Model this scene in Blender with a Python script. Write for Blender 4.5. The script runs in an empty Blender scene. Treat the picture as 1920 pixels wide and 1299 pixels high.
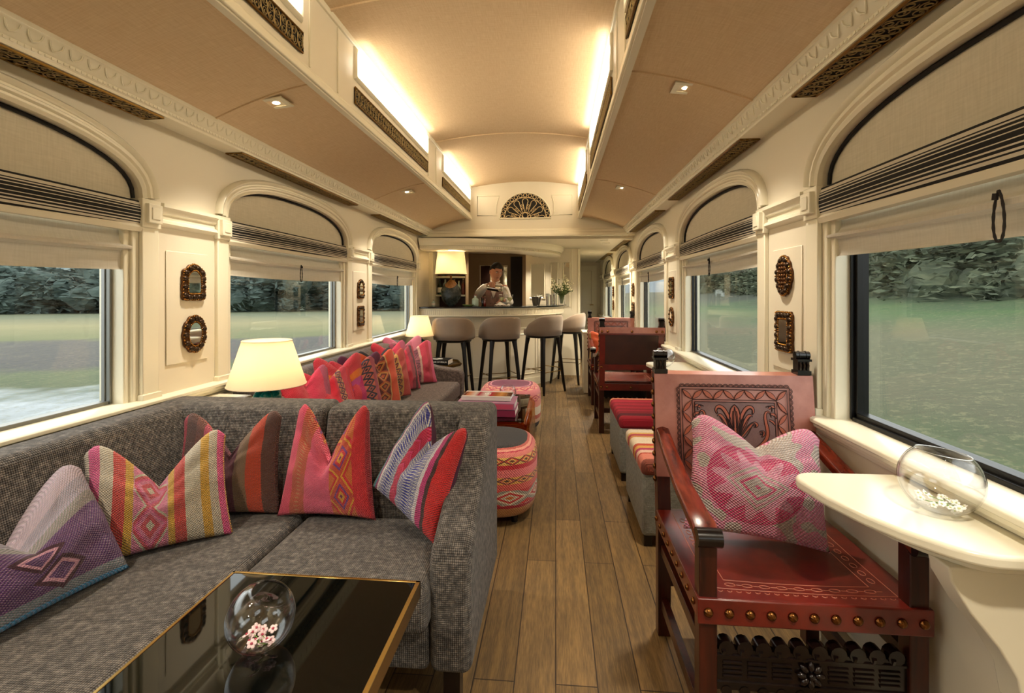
import bpy, bmesh, math, random
from mathutils import Vector, Matrix, noise as mn
PI=math.pi
sc=bpy.context.scene
COL=sc.collection
# ---------------------------------------------------------------- camera, world, exposure
cam=bpy.data.cameras.new('camera'); camo=bpy.data.objects.new('camera',cam); COL.objects.link(camo)
cam.sensor_width=36; cam.lens=36*920/1920; cam.shift_y=-99.5/1920; cam.clip_start=0.05; cam.clip_end=500
camo.location=(0,0,1.25); camo.rotation_euler=(PI/2,0,math.atan(82/920)); sc.camera=camo
vs=sc.view_settings; vs.view_transform='Standard'; vs.look='None'; vs.gamma=1; vs.use_curve_mapping=False; vs.exposure=0.78
w=bpy.data.worlds.new('sky'); sc.world=w; w.use_nodes=True
bg=w.node_tree.nodes['Background']; bg.inputs[0].default_value=(0.93,0.96,1.0,1); bg.inputs[1].default_value=2.2
def light(name,kind,loc,energy,color,rot=(0,0,0),**kw):
    l=bpy.data.lights.new(name,kind); l.energy=energy; l.color=color
    for k,v in kw.items(): setattr(l,k,v)
    o=bpy.data.objects.new(name,l); o.location=loc; o.rotation_euler=rot; COL.objects.link(o); return o
# ---------------------------------------------------------------- helpers
def hexc(h,a=1):
    h=h.lstrip('#'); r=[int(h[i:i+2],16)/255 for i in (0,2,4)]
    return tuple([(v/12.92 if v<=.04045 else ((v+.055)/1.055)**2.4) for v in r]+[a])
class G:
    def __init__(s,name):
        s.mat=bpy.data.materials.new(name); s.mat.use_nodes=True; s.nt=s.mat.node_tree
        s.bsdf=s.nt.nodes['Principled BSDF']; s.out=s.nt.nodes['Material Output']
    def n(s,t,**kw):
        x=s.nt.nodes.new(t)
        for k,v in kw.items():
            if k[0]=='_': s.put(x.inputs[int(k[1:])],v)
            else: setattr(x,k,v)
        return x
    def put(s,i,v):
        if isinstance(v,bpy.types.NodeSocket): s.nt.links.new(v,i)
        elif isinstance(v,str): i.default_value=hexc(v)
        else: i.default_value=v
    def m(s,op,a,b=None,c=None):
        x=s.n('ShaderNodeMath',operation=op); s.put(x.inputs[0],a)
        if b is not None: s.put(x.inputs[1],b)
        if c is not None: s.put(x.inputs[2],c)
        return x.outputs[0]
    def mix(s,f,a,b,bt='MIX'):
        x=s.n('ShaderNodeMix',data_type='RGBA',blend_type=bt); s.put(x.inputs[0],f); s.put(x.inputs[6],a); s.put(x.inputs[7],b); return x.outputs[2]
    def ramp(s,f,stops,interp='LINEAR'):
        x=s.n('ShaderNodeValToRGB'); s.put(x.inputs[0],f); e=x.color_ramp; e.interpolation=interp
        while len(e.elements)<len(stops): e.elements.new(1)
        for i,(p,c) in enumerate(sorted(stops,key=lambda q:q[0])):
            e.elements[i].position=p; e.elements[i].color=hexc(c) if isinstance(c,str) else (c,c,c,1) if not isinstance(c,tuple) else c
        return x.outputs[0]
    def tc(s,k='UV'): return s.n('ShaderNodeTexCoord').outputs[k]
    def map(s,v,sc_=(1,1,1),rot=(0,0,0),loc=(0,0,0)):
        x=s.n('ShaderNodeMapping'); s.put(x.inputs[0],v); x.inputs[1].default_value=loc; x.inputs[2].default_value=rot; x.inputs[3].default_value=sc_; return x.outputs[0]
    def xyz(s,v):
        x=s.n('ShaderNodeSeparateXYZ'); s.put(x.inputs[0],v); return x.outputs
    def noise(s,v,scale=5,detail=3,rough=.5):
        x=s.n('ShaderNodeTexNoise'); s.put(x.inputs['Vector'],v); x.inputs['Scale'].default_value=scale; x.inputs['Detail'].default_value=detail; x.inputs['Roughness'].default_value=rough; return x.outputs[0]
    def vor(s,v,scale=5,feat='F1'):
        x=s.n('ShaderNodeTexVoronoi',feature=feat); s.put(x.inputs['Vector'],v); x.inputs['Scale'].default_value=scale; return x.outputs
    def bump(s,h,st=.5,d=.01):
        x=s.n('ShaderNodeBump'); x.inputs['Strength'].default_value=st; x.inputs['Distance'].default_value=d; s.put(x.inputs['Height'],h); s.nt.links.new(x.outputs[0],s.bsdf.inputs['Normal'])
    def set(s,**kw):
        for k,v in kw.items(): s.put(s.bsdf.inputs[k.replace('_',' ')],v)
        return s
def M(name,col,rough=.5,metal=0,var=0,bump=0,bs=40,**kw):
    g=G(name)
    tcv=g.tc('Object') if (var or bump) else None
    if var:
        g.put(g.bsdf.inputs['Base Color'],g.mix(g.m('MULTIPLY',g.noise(tcv,bs*.3,4),var),col,'1a120a'))
    else: g.put(g.bsdf.inputs['Base Color'],col)
    g.set(Roughness=rough,Metallic=metal,**kw)
    if bump: g.bump(g.noise(tcv,bs,4),bump,.005)
    return g.mat
def emis(name,col,st):
    g=G(name); g.set(Base_Color=col,Roughness=.5); g.put(g.bsdf.inputs['Emission Color'],col); g.bsdf.inputs['Emission Strength'].default_value=st; return g.mat
def glass_mat(name,tint='ffffff',fac=.9,rough=.0,ior=1.45):
    g=G(name); t=g.n('ShaderNodeBsdfTransparent',_0=tint); gl=g.n('ShaderNodeBsdfGlossy'); gl.inputs[1].default_value=rough
    f=g.n('ShaderNodeLayerWeight'); f.inputs[0].default_value=.5; mx=g.n('ShaderNodeMixShader'); g.put(mx.inputs[0],g.m('MINIMUM',g.m('ADD',g.m('MULTIPLY',g.m('POWER',f.outputs[1],4.5),fac),.035*fac),1.0)); g.put(mx.inputs[1],t.outputs[0]); g.put(mx.inputs[2],gl.outputs[0])
    g.nt.links.new(mx.outputs[0],g.out.inputs[0]); return g.mat
class MB:
    def __init__(s): s.v=[]; s.f=[]; s.uv={}
    def add(s,vs,fs,uvs=None):
        b=len(s.v); s.v+= [tuple(v) for v in vs]
        for i,f in enumerate(fs):
            if uvs: s.uv[len(s.f)]=[uvs[j] for j in f] if not isinstance(uvs,dict) else uvs[i]
            s.f.append([b+j for j in f])
        return s
    def box(s,c,d,rot=None):
        x,y,z=[q/2 for q in d]; P=[Vector(p) for p in ((-x,-y,-z),(x,-y,-z),(x,y,-z),(-x,y,-z),(-x,-y,z),(x,-y,z),(x,y,z),(-x,y,z))]
        if rot is not None: P=[rot@p for p in P]
        c=Vector(c); return s.add([c+p for p in P],[(0,3,2,1),(4,5,6,7),(0,1,5,4),(1,2,6,5),(2,3,7,6),(3,0,4,7)])
    def b2(s,a,b): # box by two corners
        return s.box([(p+q)/2 for p,q in zip(a,b)],[abs(p-q) for p,q in zip(a,b)])
    def bar(s,a,b,w,h=None,up=(0,0,1)):
        a,b=Vector(a),Vector(b); d=b-a; z=d.normalized(); u=Vector(up)
        if abs(z.dot(u))>.98: u=Vector((0,1,0))
        x=u.cross(z).normalized(); y=z.cross(x); R=Matrix((x,y,z)).transposed(); return s.box((a+b)/2,(w,h or w,d.length),R)
    def prism(s,poly,axis,a,b):
        # poly 2D in the two other axes (order yz, xz, xy)
        def P(p,t):
            if axis=='x': return (t,p[0],p[1])
            if axis=='y': return (p[0],t,p[1])
            return (p[0],p[1],t)
        n=len(poly); vs=[P(p,a) for p in poly]+[P(p,b) for p in poly]
        return s.add(vs,[list(range(n))[::-1],list(range(n,2*n))]+[(i,(i+1)%n,n+(i+1)%n,n+i) for i in range(n)])
    def tube(s,pts,r,k=8,closed=False,cap=True,flat=1.0):
        pts=[Vector(p) for p in pts]; n=len(pts); rr=r if isinstance(r,(list,tuple)) else [r]*n
        up=None; vs=[]
        for i,p in enumerate(pts):
            a=pts[i-1] if (i>0 or closed) else p; b=pts[(i+1)%n] if (i<n-1 or closed) else p
            t=(b-a); t=t.normalized() if t.length>1e-9 else Vector((0,0,1))
            if up is None:
                up=Vector((0,0,1)) if abs(t.z)<.9 else Vector((1,0,0))
            x=up-t*up.dot(t)
            if x.length<1e-6: x=t.orthogonal()
            x.normalize(); y=t.cross(x); up=x
            vs+=[p+(x*math.cos(2*PI*j/k)+y*math.sin(2*PI*j/k)*flat)*rr[i] for j in range(k)]
        fs=[]
        for i in range(n if closed else n-1):
            q=(i+1)%n
            fs+=[(i*k+j,i*k+(j+1)%k,q*k+(j+1)%k,q*k+j) for j in range(k)]
        if cap and not closed: fs+=[list(range(k))[::-1],[ (n-1)*k+j for j in range(k)]]
        return s.add(vs,fs)
    def lathe(s,prof,k=24,c=(0,0,0),sx=1,sy=1,R=None,sup=None,uvp=False):
        vs=[];uvs={};acc=[0]
        for i in range(1,len(prof)): acc.append(acc[-1]+math.dist(prof[i],prof[i-1]))
        def rad(t):
            if not sup: return 1
            return (abs(math.cos(t))**sup+abs(math.sin(t))**sup)**(-1/sup)
        for (r,z) in prof:
            for j in range(k):
                t=2*PI*j/k; q=r*rad(t); p=Vector((q*math.cos(t)*sx,q*math.sin(t)*sy,z))
                if R is not None: p=R@p
                vs.append(p+Vector(c))
        fs=[];
        for i in range(len(prof)-1):
            for j in range(k):
                fs.append((i*k+j,i*k+(j+1)%k,(i+1)*k+(j+1)%k,(i+1)*k+j))
                uvs[len(fs)-1]=[(j/k,acc[i]),((j+1)/k,acc[i]),((j+1)/k,acc[i+1]),(j/k,acc[i+1])]
        if prof[0][0]>1e-5: fs.append(list(range(k))[::-1]); uvs[len(fs)-1]=[(0,acc[0])]*k
        if prof[-1][0]>1e-5: fs.append([(len(prof)-1)*k+j for j in range(k)]); uvs[len(fs)-1]=[(0,acc[-1])]*k
        return s.add(vs,fs,uvs if uvp else None)
    def ell(s,c,r,k=16,m=10,R=None):
        prof=[(max(math.sin(PI*i/m),1e-6),-math.cos(PI*i/m)) for i in range(m+1)]
        vs=[]
        for (a,z) in prof:
            for j in range(k):
                p=Vector((a*math.cos(2*PI*j/k)*r[0],a*math.sin(2*PI*j/k)*r[1],z*r[2]))
                if R is not None: p=R@p
                vs.append(p+Vector(c))
        return s.add(vs,[(i*k+j,i*k+(j+1)%k,(i+1)*k+(j+1)%k,(i+1)*k+j) for i in range(m) for j in range(k)])
    def sweep(s,path,prof,P,closed=False,pc=True):
        # planar path with plane normal P; profile (a,b): a along side (t x P), b along P
        path=[Vector(p) for p in path]; P=Vector(P).normalized(); n=len(path); k=len(prof); vs=[]
        for i,p in enumerate(path):
            a=path[i-1] if (i>0 or closed) else None; b=path[(i+1)%n] if (i<n-1 or closed) else None
            t1=(p-a).normalized() if a is not None else None; t2=(b-p).normalized() if b is not None else None
            if t1 is None: t1=t2
            if t2 is None: t2=t1
            t=(t1+t2).normalized(); sd=t.cross(P).normalized(); mi=1/max(.4,t.dot(t1))
            vs+=[p+sd*q[0]*mi+P*q[1] for q in prof]
        fs=[]
        for i in range(n if closed else n-1):
            q=(i+1)%n
            fs+=[(i*k+j,i*k+(j+1)%k,q*k+(j+1)%k,q*k+j) for j in range(k if pc else k-1)]
        if pc and not closed: fs+=[list(range(k))[::-1],[(n-1)*k+j for j in range(k)]]
        return s.add(vs,fs)
    def grid(s,fn,nu,nv,uv=True):
        vs=[fn(i/nu,j/nv) for j in range(nv+1) for i in range(nu+1)]
        us=[(i/nu,j/nv) for j in range(nv+1) for i in range(nu+1)]
        return s.add(vs,[(j*(nu+1)+i,j*(nu+1)+i+1,(j+1)*(nu+1)+i+1,(j+1)*(nu+1)+i) for j in range(nv) for i in range(nu)],us if uv else None)
    def build(s,name,mat,parent=None,smooth=None,bev=0,seg=3,sub=0,weld=0,loc=None,rot=None,fixn=True):
        me=bpy.data.meshes.new(name); me.from_pydata(s.v,[],s.f); me.update()
        if fixn or weld:
            bm=bmesh.new(); bm.from_mesh(me)
            uvl=None
            if s.uv:
                uvl=bm.loops.layers.uv.new('UVMap'); bm.faces.ensure_lookup_table()
                for i,f in enumerate(bm.faces):
                    if i in s.uv:
                        for l,u in zip(f.loops,s.uv[i]): l[uvl].uv=u
            if weld: bmesh.ops.remove_doubles(bm,verts=bm.verts,dist=weld)
            bmesh.ops.recalc_face_normals(bm,faces=bm.faces); bm.to_mesh(me); bm.free()
        if not s.uv:
            ul=me.uv_layers.new(name='UVMap').data; vv=me.vertices
            for p in me.polygons:
                n=p.normal; a=max(range(3),key=lambda i:abs(n[i])); i1,i2=((1,2),(0,2),(0,1))[a]
                for li in p.loop_indices:
                    co=vv[me.loops[li].vertex_index].co; ul[li].uv=(co[i1],co[i2])
        for m in (mat if isinstance(mat,(list,tuple)) else [mat]): me.materials.append(m)
        o=bpy.data.objects.new(name,me); COL.objects.link(o)
        if parent is not None: o.parent=parent
        if loc is not None: o.location=loc
        if rot is not None: o.rotation_euler=rot
        if bev:
            b=o.modifiers.new('b','BEVEL'); b.width=bev; b.segments=seg; b.limit_method='ANGLE'; b.angle_limit=.6
        if sub:
            b=o.modifiers.new('s','SUBSURF'); b.levels=sub; b.render_levels=sub
        if smooth or (smooth is None and (bev or sub)):
            for p in me.polygons: p.use_smooth=True
            if smooth!='all' and not sub:
                try: me.set_sharp_from_angle(angle=.75)
                except Exception: pass
        return o
def tag(o,label,cat,group=None,kind=None):
    o['label']=label; o['category']=cat
    if group: o['group']=group
    if kind: o['kind']=kind
    return o
def thing(name,label,cat,loc=(0,0,0),rz=0,group=None):
    o=bpy.data.objects.new(name,None); COL.objects.link(o); o.empty_display_size=.05; o.location=loc; o.rotation_euler=(0,0,rz); return tag(o,label,cat,group)
def struct(name,mb,mat,**kw):
    o=mb.build(name,mat,**kw)
    if kw.get('parent') is None: o['kind']='structure'
    return o
def copy_tree(o,parent=None):
    c=o.copy(); COL.objects.link(c)
    if parent is not None: c.parent=parent
    for ch in list(o.children): copy_tree(ch,c)
    return c
def dup(o,loc,rz,label,group=None):
    c=copy_tree(o); c.location=loc; c.rotation_euler=(0,0,rz); c['label']=label
    if group: c['group']=group
    return c
def arc(cx_,cy_,r,a0,a1,n): return [(cx_+r*math.cos(a0+(a1-a0)*i/n),cy_+r*math.sin(a0+(a1-a0)*i/n)) for i in range(n+1)]
# ---------------------------------------------------------------- materials
def paint(name,col,rough=.35):
    g=G(name); o=g.tc('Object'); g.set(Base_Color=g.mix(g.m('MULTIPLY',g.noise(o,3,3),.10),col,'b59a68'),Roughness=rough); g.bump(g.noise(o,180,2),.04,.002); return g.mat
CREAM=paint('cream_paint','e0d8c4'); CREAM2=paint('warm_white_paint','ebe5cf',.25); DIMCREAM=paint('dimmed_cream_paint','8d7558',.4)  # the brown one is cream with the bar room's dimness put into its colour
def linen(name,c1,c2,s=240,tr=0):
    g=G(name); u=g.tc('UV'); a=g.noise(g.map(u,(s,s*.08,1)),1,2); b=g.noise(g.map(u,(s*.08,s,1)),1,2)
    f=g.m('ADD',g.m('MULTIPLY',a,.5),g.m('MULTIPLY',b,.5)); g.set(Base_Color=g.ramp(f,[(.35,c1),(.65,c2)]),Roughness=.9); g.bump(f,.15,.002)
    if tr:
        t=g.n('ShaderNodeBsdfTranslucent',_0=c2); mx=g.n('ShaderNodeMixShader'); mx.inputs[0].default_value=tr; g.put(mx.inputs[1],g.bsdf.outputs[0]); g.put(mx.inputs[2],t.outputs[0]); g.nt.links.new(mx.outputs[0],g.out.inputs[0])
    return g.mat
CEIL=linen('ceiling_fabric','d2b692','dec5a2',170); BLIND=linen('blind_linen','cfc8b8','ddd6c8',150,.25); ARCHF=linen('arch_linen','cbc3ae','d8d0bc',150)
BLACK=M('black_piping','0b0a0a',.7); DARKMETAL=M('dark_window_metal','1e1e1e',.35,.6); GREYRUB=M('grey_aluminium','7d7d78',.4,.7)
BRASS=M('aged_brass','8a6a35',.35,1,var=.5,bs=60); GOLD=M('polished_brass','a98a4e',.25,1)
GRILLE=M('bronze_filigree','8f7c55',.45,.7); GRBACK=M('grille_recess','120c07',.8)
WINGLASS=glass_mat('window_glass',tint='f5f6f2',fac=.45); BOWLG=glass_mat('clear_bowl_glass',fac=1.6,ior=1.5); 
MIRR=M('mirror_silver','e8ebe6',.03,1)
def wood(name,c1,c2,rough=.35,sc_=(40,3,40)):
    g=G(name); o=g.map(g.tc('Object'),sc_); f=g.noise(o,1,5,.6); g.set(Base_Color=g.ramp(f,[(.3,c1),(.7,c2)]),Roughness=rough); g.bump(f,.15,.002); return g.mat
CHAIRW=wood('dark_chair_wood','1c0805','4a1a0c',.28,(40,40,3)); BLKW=wood('black_carved_wood','070404','1a0d0a',.22,(30,30,30)); STOOLW=M('black_stool_wood','0d0a09',.35)
def floor_mat():
    g=G('oak_plank_floor'); o=g.tc('Object'); v=g.map(o,rot=(0,0,PI/2))
    b=g.n('ShaderNodeTexBrick'); g.put(b.inputs['Vector'],v); b.offset=.37; b.offset_frequency=2
    b.inputs['Color1'].default_value=hexc('7d6848'); b.inputs['Color2'].default_value=hexc('645236'); b.inputs['Mortar'].default_value=hexc('2c1d10')
    b.inputs['Scale'].default_value=1; b.inputs['Mortar Size'].default_value=.0022; b.inputs['Brick Width'].default_value=1.15; b.inputs['Row Height'].default_value=.133; b.inputs['Bias'].default_value=-.1
    gr=g.noise(g.map(o,(42,2.6,1)),1,6,.65); g2=g.noise(g.map(o,(230,16,1)),1,3,.6)
    f=g.m('ADD',g.m('MULTIPLY',gr,.6),g.m('MULTIPLY',g2,.5))
    c=g.mix(.62,b.outputs[0],g.ramp(f,[(.35,'2d2418'),(.5,'8b7a5c'),(.68,'d8c8a4')]),'OVERLAY')
    g.set(Base_Color=c,Roughness=g.ramp(f,[(.3,.62),(.7,.42)])); g.bump(g.m('SUBTRACT',f,g.m('MULTIPLY',b.outputs[1],1.5)),.35,.003); return g.mat
FLOOR=floor_mat()
def tweed(name,c1,c2,c3,k=95):
    g=G(name); u=g.xyz(g.tc('UV')); x,y=u[0],u[1]
    a=g.m('ADD',x,y); b=g.m('SUBTRACT',x,y)
    w_=g.m('MULTIPLY',g.m('SINE',g.m('MULTIPLY',a,k*3.6)),g.m('SINE',g.m('MULTIPLY',b,k*3.6)))
    nz=g.noise(g.tc('Object'),55,4,.7); f=g.m('ADD',g.m('MULTIPLY',w_,.17),nz)
    g.set(Base_Color=g.ramp(f,[(.28,c1),(.5,c2),(.78,c3)]),Roughness=.95,Sheen_Weight=.15); g.bump(g.m('ADD',w_,g.m('MULTIPLY',nz,.8)),.7,.004); return g.mat
TWEED=tweed('charcoal_tweed','1d1815','46403b','938a81',145); TWEED2=tweed('brown_tweed','2e2320','5a4a42','8f7c70',150); GREYF=tweed('grey_ottoman_fabric','6f6f66','8b8a80','a3a196',170)
def textile(name,stops,motifs=(),axis=0,nu=60,nv=60,wb=.6,speck=None,rough=.95,back=None):
    # stops: hard stripes along axis; motifs: (u0,u1,count,[(d,colour)...]) rings of diamonds in a band
    g=G(name); u=g.xyz(g.tc('UV')); p,q=(u[0],u[1]) if axis==0 else (u[1],u[0])
    jag=g.m('MULTIPLY',g.m('SUBTRACT',g.noise(g.tc('UV'),90,1),.5),.012)
    pj=g.m('ADD',p,jag); c=g.ramp(pj,stops,'CONSTANT')
    def knit(a,b,n1,n2): return g.m('MULTIPLY',g.m('SINE',g.m('MULTIPLY',a,2*PI*n1)),g.m('SINE',g.m('MULTIPLY',b,2*PI*n2)))
    kn=knit(p,q,nu,nv)
    for mo in motifs:
        u0,u1,k,rings=mo[:4]; lp=g.m('DIVIDE',g.m('SUBTRACT',p,u0),u1-u0)
        fq=g.m('FRACT',g.m('MULTIPLY',q,float(k))); d=g.m('ADD',g.m('ABSOLUTE',g.m('SUBTRACT',lp,.5)),g.m('ABSOLUTE',g.m('SUBTRACT',fq,.5)))
        if len(mo)>4 and mo[4]=='zig': d=g.m('FRACT',g.m('MULTIPLY',g.m('ADD',g.m('ABSOLUTE',g.m('SUBTRACT',lp,.5)),fq),1.0))
        mask=g.m('MULTIPLY',g.m('GREATER_THAN',p,u0),g.m('LESS_THAN',p,u1))
        if len(mo)>4 and mo[4]=='dot':  mask=g.m('MULTIPLY',mask,g.m('GREATER_THAN',kn,.0)); 
        c=g.mix(mask,c,g.ramp(g.m('ADD',d,jag),rings,'CONSTANT'))
    if speck:
        c=g.mix(g.m('MULTIPLY',g.m('GREATER_THAN',kn,.35),speck[1]),c,speck[0])
    c=g.mix(g.m('MULTIPLY',g.noise(g.tc('UV'),140,2,.7),.2),c,'2a1414')
    g.set(Base_Color=c,Roughness=rough,Sheen_Weight=.2); g.bump(g.m('ADD',kn,g.noise(g.tc('UV'),160,2)),wb,.004); return g.mat
# ---------------------------------------------------------------- lights of the place
WARM=(1.0,.80,.56); WW=(1,.90,.74)
# ---------------------------------------------------------------- shell
CX=-.375; HW=1.345; Y0=-2.6; YB=6.2; YE=10.9; WN={-1:'left',1:'right'}
def wx(s,h): return CX+s*h
WC={-1:[-.86,1.15,3.16,5.17],1:[-.86,1.15,3.16,5.17,7.18,9.19]}; OH=.74; ZS=.80; ZSP=1.645; ZT=1.985
struct('floor',MB().b2((-1.95,Y0,-.06),(1.2,YE+.3,0)),FLOOR)
def archpts(yc,hw,rise,z0,n=24,e=2.4):
    r=[]
    for i in range(n+1):
        t=PI*i/n; cc,ss=math.cos(t),math.sin(t)
        r.append((yc-hw*math.copysign(abs(cc)**(2/e),cc),z0+rise*abs(ss)**(2/e)))
    return r
RISE=.215
for s in (-1,1):
    X=wx(s,HW); XO=wx(s,HW+.13); m=MB(); yend={-1:8.4,1:YE}[s]
    def q(m,pts,x=X): m.add([(x,a,b) for a,b in pts],[tuple(range(len(pts)))])
    m.b2((X,Y0,0),(XO,yend,ZS))
    edges=[Y0]
    for c in WC[s]: edges+=[c-OH,c+OH]
    edges.append(yend)
    for i in range(0,len(edges),2): m.b2((X,edges[i],ZS),(XO,edges[i+1],2.1))
    for c in WC[s]:
        A=archpts(c,OH,RISE,ZSP)
        for (a,b),(c2,d) in zip(A[:-1],A[1:]):
            if c2-a<1e-6: continue
            m.add([(X,a,b),(X,c2,d),(X,c2,2.1),(X,a,2.1),(XO,a,b),(XO,c2,d),(XO,c2,2.1),(XO,a,2.1)],[(0,1,2,3),(4,5,6,7),(0,1,5,4)])
    struct('wall_'+WN[s],m,CREAM)
struct('wall_front',MB().b2((-1.95,Y0-.1,0),(1.2,Y0,2.8)),CREAM)
struct('wall_far',MB().b2((.3,YE,0),(1.1,YE+.1,2.2)),CREAM)
# roof: curved side panels, clerestory sides, raised centre
CCX=-.395; CH=.685; ZL=2.215; ZH=2.60
def side_prof(s):
    pts=[]
    for i in range(9):
        t=i/8; h0=CCX+s*CH; h1=CX+s*1.205; x=h0+(h1-h0)*t; pts.append((x,ZL-.145*t**1.5-0.0))
    return pts
for s in (-1,1):
    m=MB(); P=side_prof(s)
    for a,b in zip(P[:-1],P[1:]): m.add([(a[0],Y0,a[1]),(b[0],Y0,b[1]),(b[0],YB,b[1]),(a[0],YB,a[1])],[(0,1,2,3)])
    m2=MB().prism([(a[0],a[1]) for a in P]+[(P[-1][0],2.30),(P[0][0]+s*.02,2.30)],'y',Y0,YB)
    struct('ceiling',m2,CEIL,smooth=1)
    # clerestory side wall
    x=CCX+s*CH; k=MB().b2((x,Y0,ZL-.03),(x+s*.03,YB,ZH+.02)); struct('wall_clerestory_'+WN[s],k,CREAM)
    k=MB(); k.b2((x-s*.012,Y0,ZL-.022),(x+s*.012,YB,ZL+.012)); k.b2((x-s*.014,Y0,ZH-.025),(x+s*.01,YB,ZH+.01)); k.b2((x-s*.007,Y0,ZL+.012),(x+s*.01,YB,ZL+.02))
    struct('trim_1',k,CREAM2,bev=.004,seg=2)
    # ribs over the pillars
    for i,yr in enumerate((.15,2.16,4.17)):
        k=MB()
        for a,b in zip(P[:-1],P[1:]): k.bar((a[0],yr,a[1]-.001),(b[0],yr,b[1]-.001),.012,.010,up=(0,1,0))
        struct('trim_2',k,CEIL)
        for dy in (-.14,.14):
            k=MB().b2((x-s*.006,yr+.05+dy-.004,ZL+.03),(x+s*.006,yr+.05+dy+.004,ZH-.03)); struct('trim_3',k,CREAM2)
m=MB(); R=[(CCX+CH*(i/6-1),ZH+.065*(1-(i/6-1)**2)) for i in range(13)]
m.prism(R+[(R[-1][0]+.03,2.75),(R[0][0]-.03,2.75)],'y',Y0,YB); struct('ceiling',m,CEIL,smooth=1)
for yr in (.2,2.25,4.3):
    k=MB()
    for a,b in zip(R[:-1],R[1:]): k.bar((a[0],yr,a[1]-.001),(b[0],yr,b[1]-.001),.016,.012,up=(0,1,0))
    struct('trim_2',k,CEIL)
# bulkhead above the bar
P=side_prof(-1)[::-1]; P2=side_prof(1)
poly=[(wx(-1,HW),1.98),(wx(-1,HW),2.12)]+[(-1.60,2.12)]+[(CCX-CH-.02,2.26),(CCX-CH-.02,2.72),(CCX+CH+.02,2.72),(CCX+CH+.02,2.26),(.85,2.12),(wx(1,HW),2.12),(wx(1,HW),1.98)]
struct('wall_bulkhead',MB().prism(poly,'y',YB,YB+.12),CREAM)
k=MB(); prof=[(0,0),(0,.10),(-.02,.10),(-.03,.085),(-.045,.08),(-.05,.055),(-.07,.045),(-.085,.03),(-.09,.01),(-.09,0)]
k.prism([(YB+p,1.965+z) for p,z in prof],'x',wx(-1,HW),wx(1,HW)); struct('trim_4',k,CREAM2,smooth=1)
# raised panel mouldings on the bulkhead beside the fan grille
for s in (-1,1):
    k=MB(); xo=CCX+s*.60; r=.40
    pts=[(xo,YB-.004,2.24),(xo,YB-.004,2.49)]+[(CCX+.01+s*(.30+.09*t*(1.3-t)+.06*(1-t)),YB-.004,2.49-.25*(1-t)) for t in [1-i/8 for i in range(9)]]
    k.tube(pts,.006,6,closed=True); struct('trim_5',k,CREAM2,smooth=1)
# flat low ceiling over the bar and corridor
struct('ceiling',MB().b2((-1.85,YB+.02,1.935),(1.1,YE+.1,2.0)),CEIL if 0 else CREAM)
# side cornice: coved moulding with a soffit
for s in (-1,1):
    pr=[(1.205,2.075),(1.205,2.055),(1.212,2.050),(1.216,2.035),(1.228,2.018),(1.236,2.010),(1.236,2.000),(1.242,1.995),(1.242,1.985),(1.250,1.982),(HW+.01,1.982),(HW+.01,2.14),(1.205,2.14)]
    k=MB().prism([(wx(s,h),z) for h,z in pr],'y',Y0,YB)
    # egg shapes along the cove and bead row below
    y=.6
    while y<YB-.05:
        pts=[(wx(s,1.2135+.013*(1-abs(math.cos(t))) -.002),y+.022*math.cos(t),2.048-.026*abs(math.sin(t))) for t in [PI*i/6 for i in range(7)]]
        k.tube(pts,.0030,5); y+=.064
    y=.6
    while y<YB-.05: k.box((wx(s,1.2365),y,2.003),(.006,.010,.008)); y+=.02
    struct('trim_6',k,CREAM2,smooth=1)
    if s==1: struct('trim_6',MB().prism([(wx(1,h),z-.05) for h,z in pr],'y',YB+.12,YE),CREAM2,smooth=1)
# scroll work
def scroll(m,P,L,Wd,seed,r=.0022,step=.05):
    rnd=random.Random(seed); n=int(L/step)
    for i in range(n):
        a=(i+.5)*L/n
        for row in (-1,1):
            cu,cv=a+rnd.uniform(-.008,.008),row*Wd*.24+rnd.uniform(-.004,.004); sg=rnd.choice((-1,1)); ph=rnd.uniform(0,6.3)
            pts=[]
            for j in range(15):
                t=j/14; rr=Wd*.24*(1-.75*t); an=ph+sg*t*9
                u=min(max(cu+rr*math.cos(an)*1.05,0),L); v=max(min(cv+rr*math.sin(an),Wd/2),-Wd/2); pts.append(P(u,v))
            m.tube(pts,r,4,cap=False)
        m.tube([P(min(L,max(0,a+step*.5*math.cos(t))),Wd*.46*math.sin(t)) for t in [j*PI/6 for j in range(13)]],r,4,cap=False)
def grille(name,label,P,Nn,L,Wd,seed,group,loc,step=.05,r=.0022):
    # P(u,v,d): local point, d = depth out of the recess
    t=thing(name,label,'grille',loc,0,group)
    fr=MB(); b=.008
    c4=[(0,-Wd/2),(L,-Wd/2),(L,Wd/2),(0,Wd/2)]
    fr.tube([P(u,v,.003) for u,v in c4],.005,6,closed=True); fr.build('frame',BRASS,t,smooth=1)
    bk=MB(); bk.add([P(u,v,d) for d in (.0,-.004) for u,v in c4],[(0,1,2,3),(7,6,5,4),(0,1,5,4),(1,2,6,5),(2,3,7,6),(3,0,4,7)]); bk.build('backing',GRBACK,t)
    sm=MB(); scroll(sm,lambda u,v:P(u,v,.004),L,Wd*.94,seed,r,step); sm.build('scrollwork',GRILLE,t,smooth=1); return t
words=['nearest the camera','second from the camera','third from the camera','fourth from the camera','fifth from the camera']
for s in (-1,1):
    for i,yc in enumerate((1.15,3.16,5.17)):
        h0=1.29
        grille('ventilation_grille','long bronze filigree grille in the %s cornice soffit, %s'%(WN[s],words[i]),lambda u,v,d,s=s:(s*v,u,-d),None,1.5,.085,i*3+s,'cornice filigree grilles',(wx(s,h0),yc-.75,1.981),step=.042)
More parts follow.
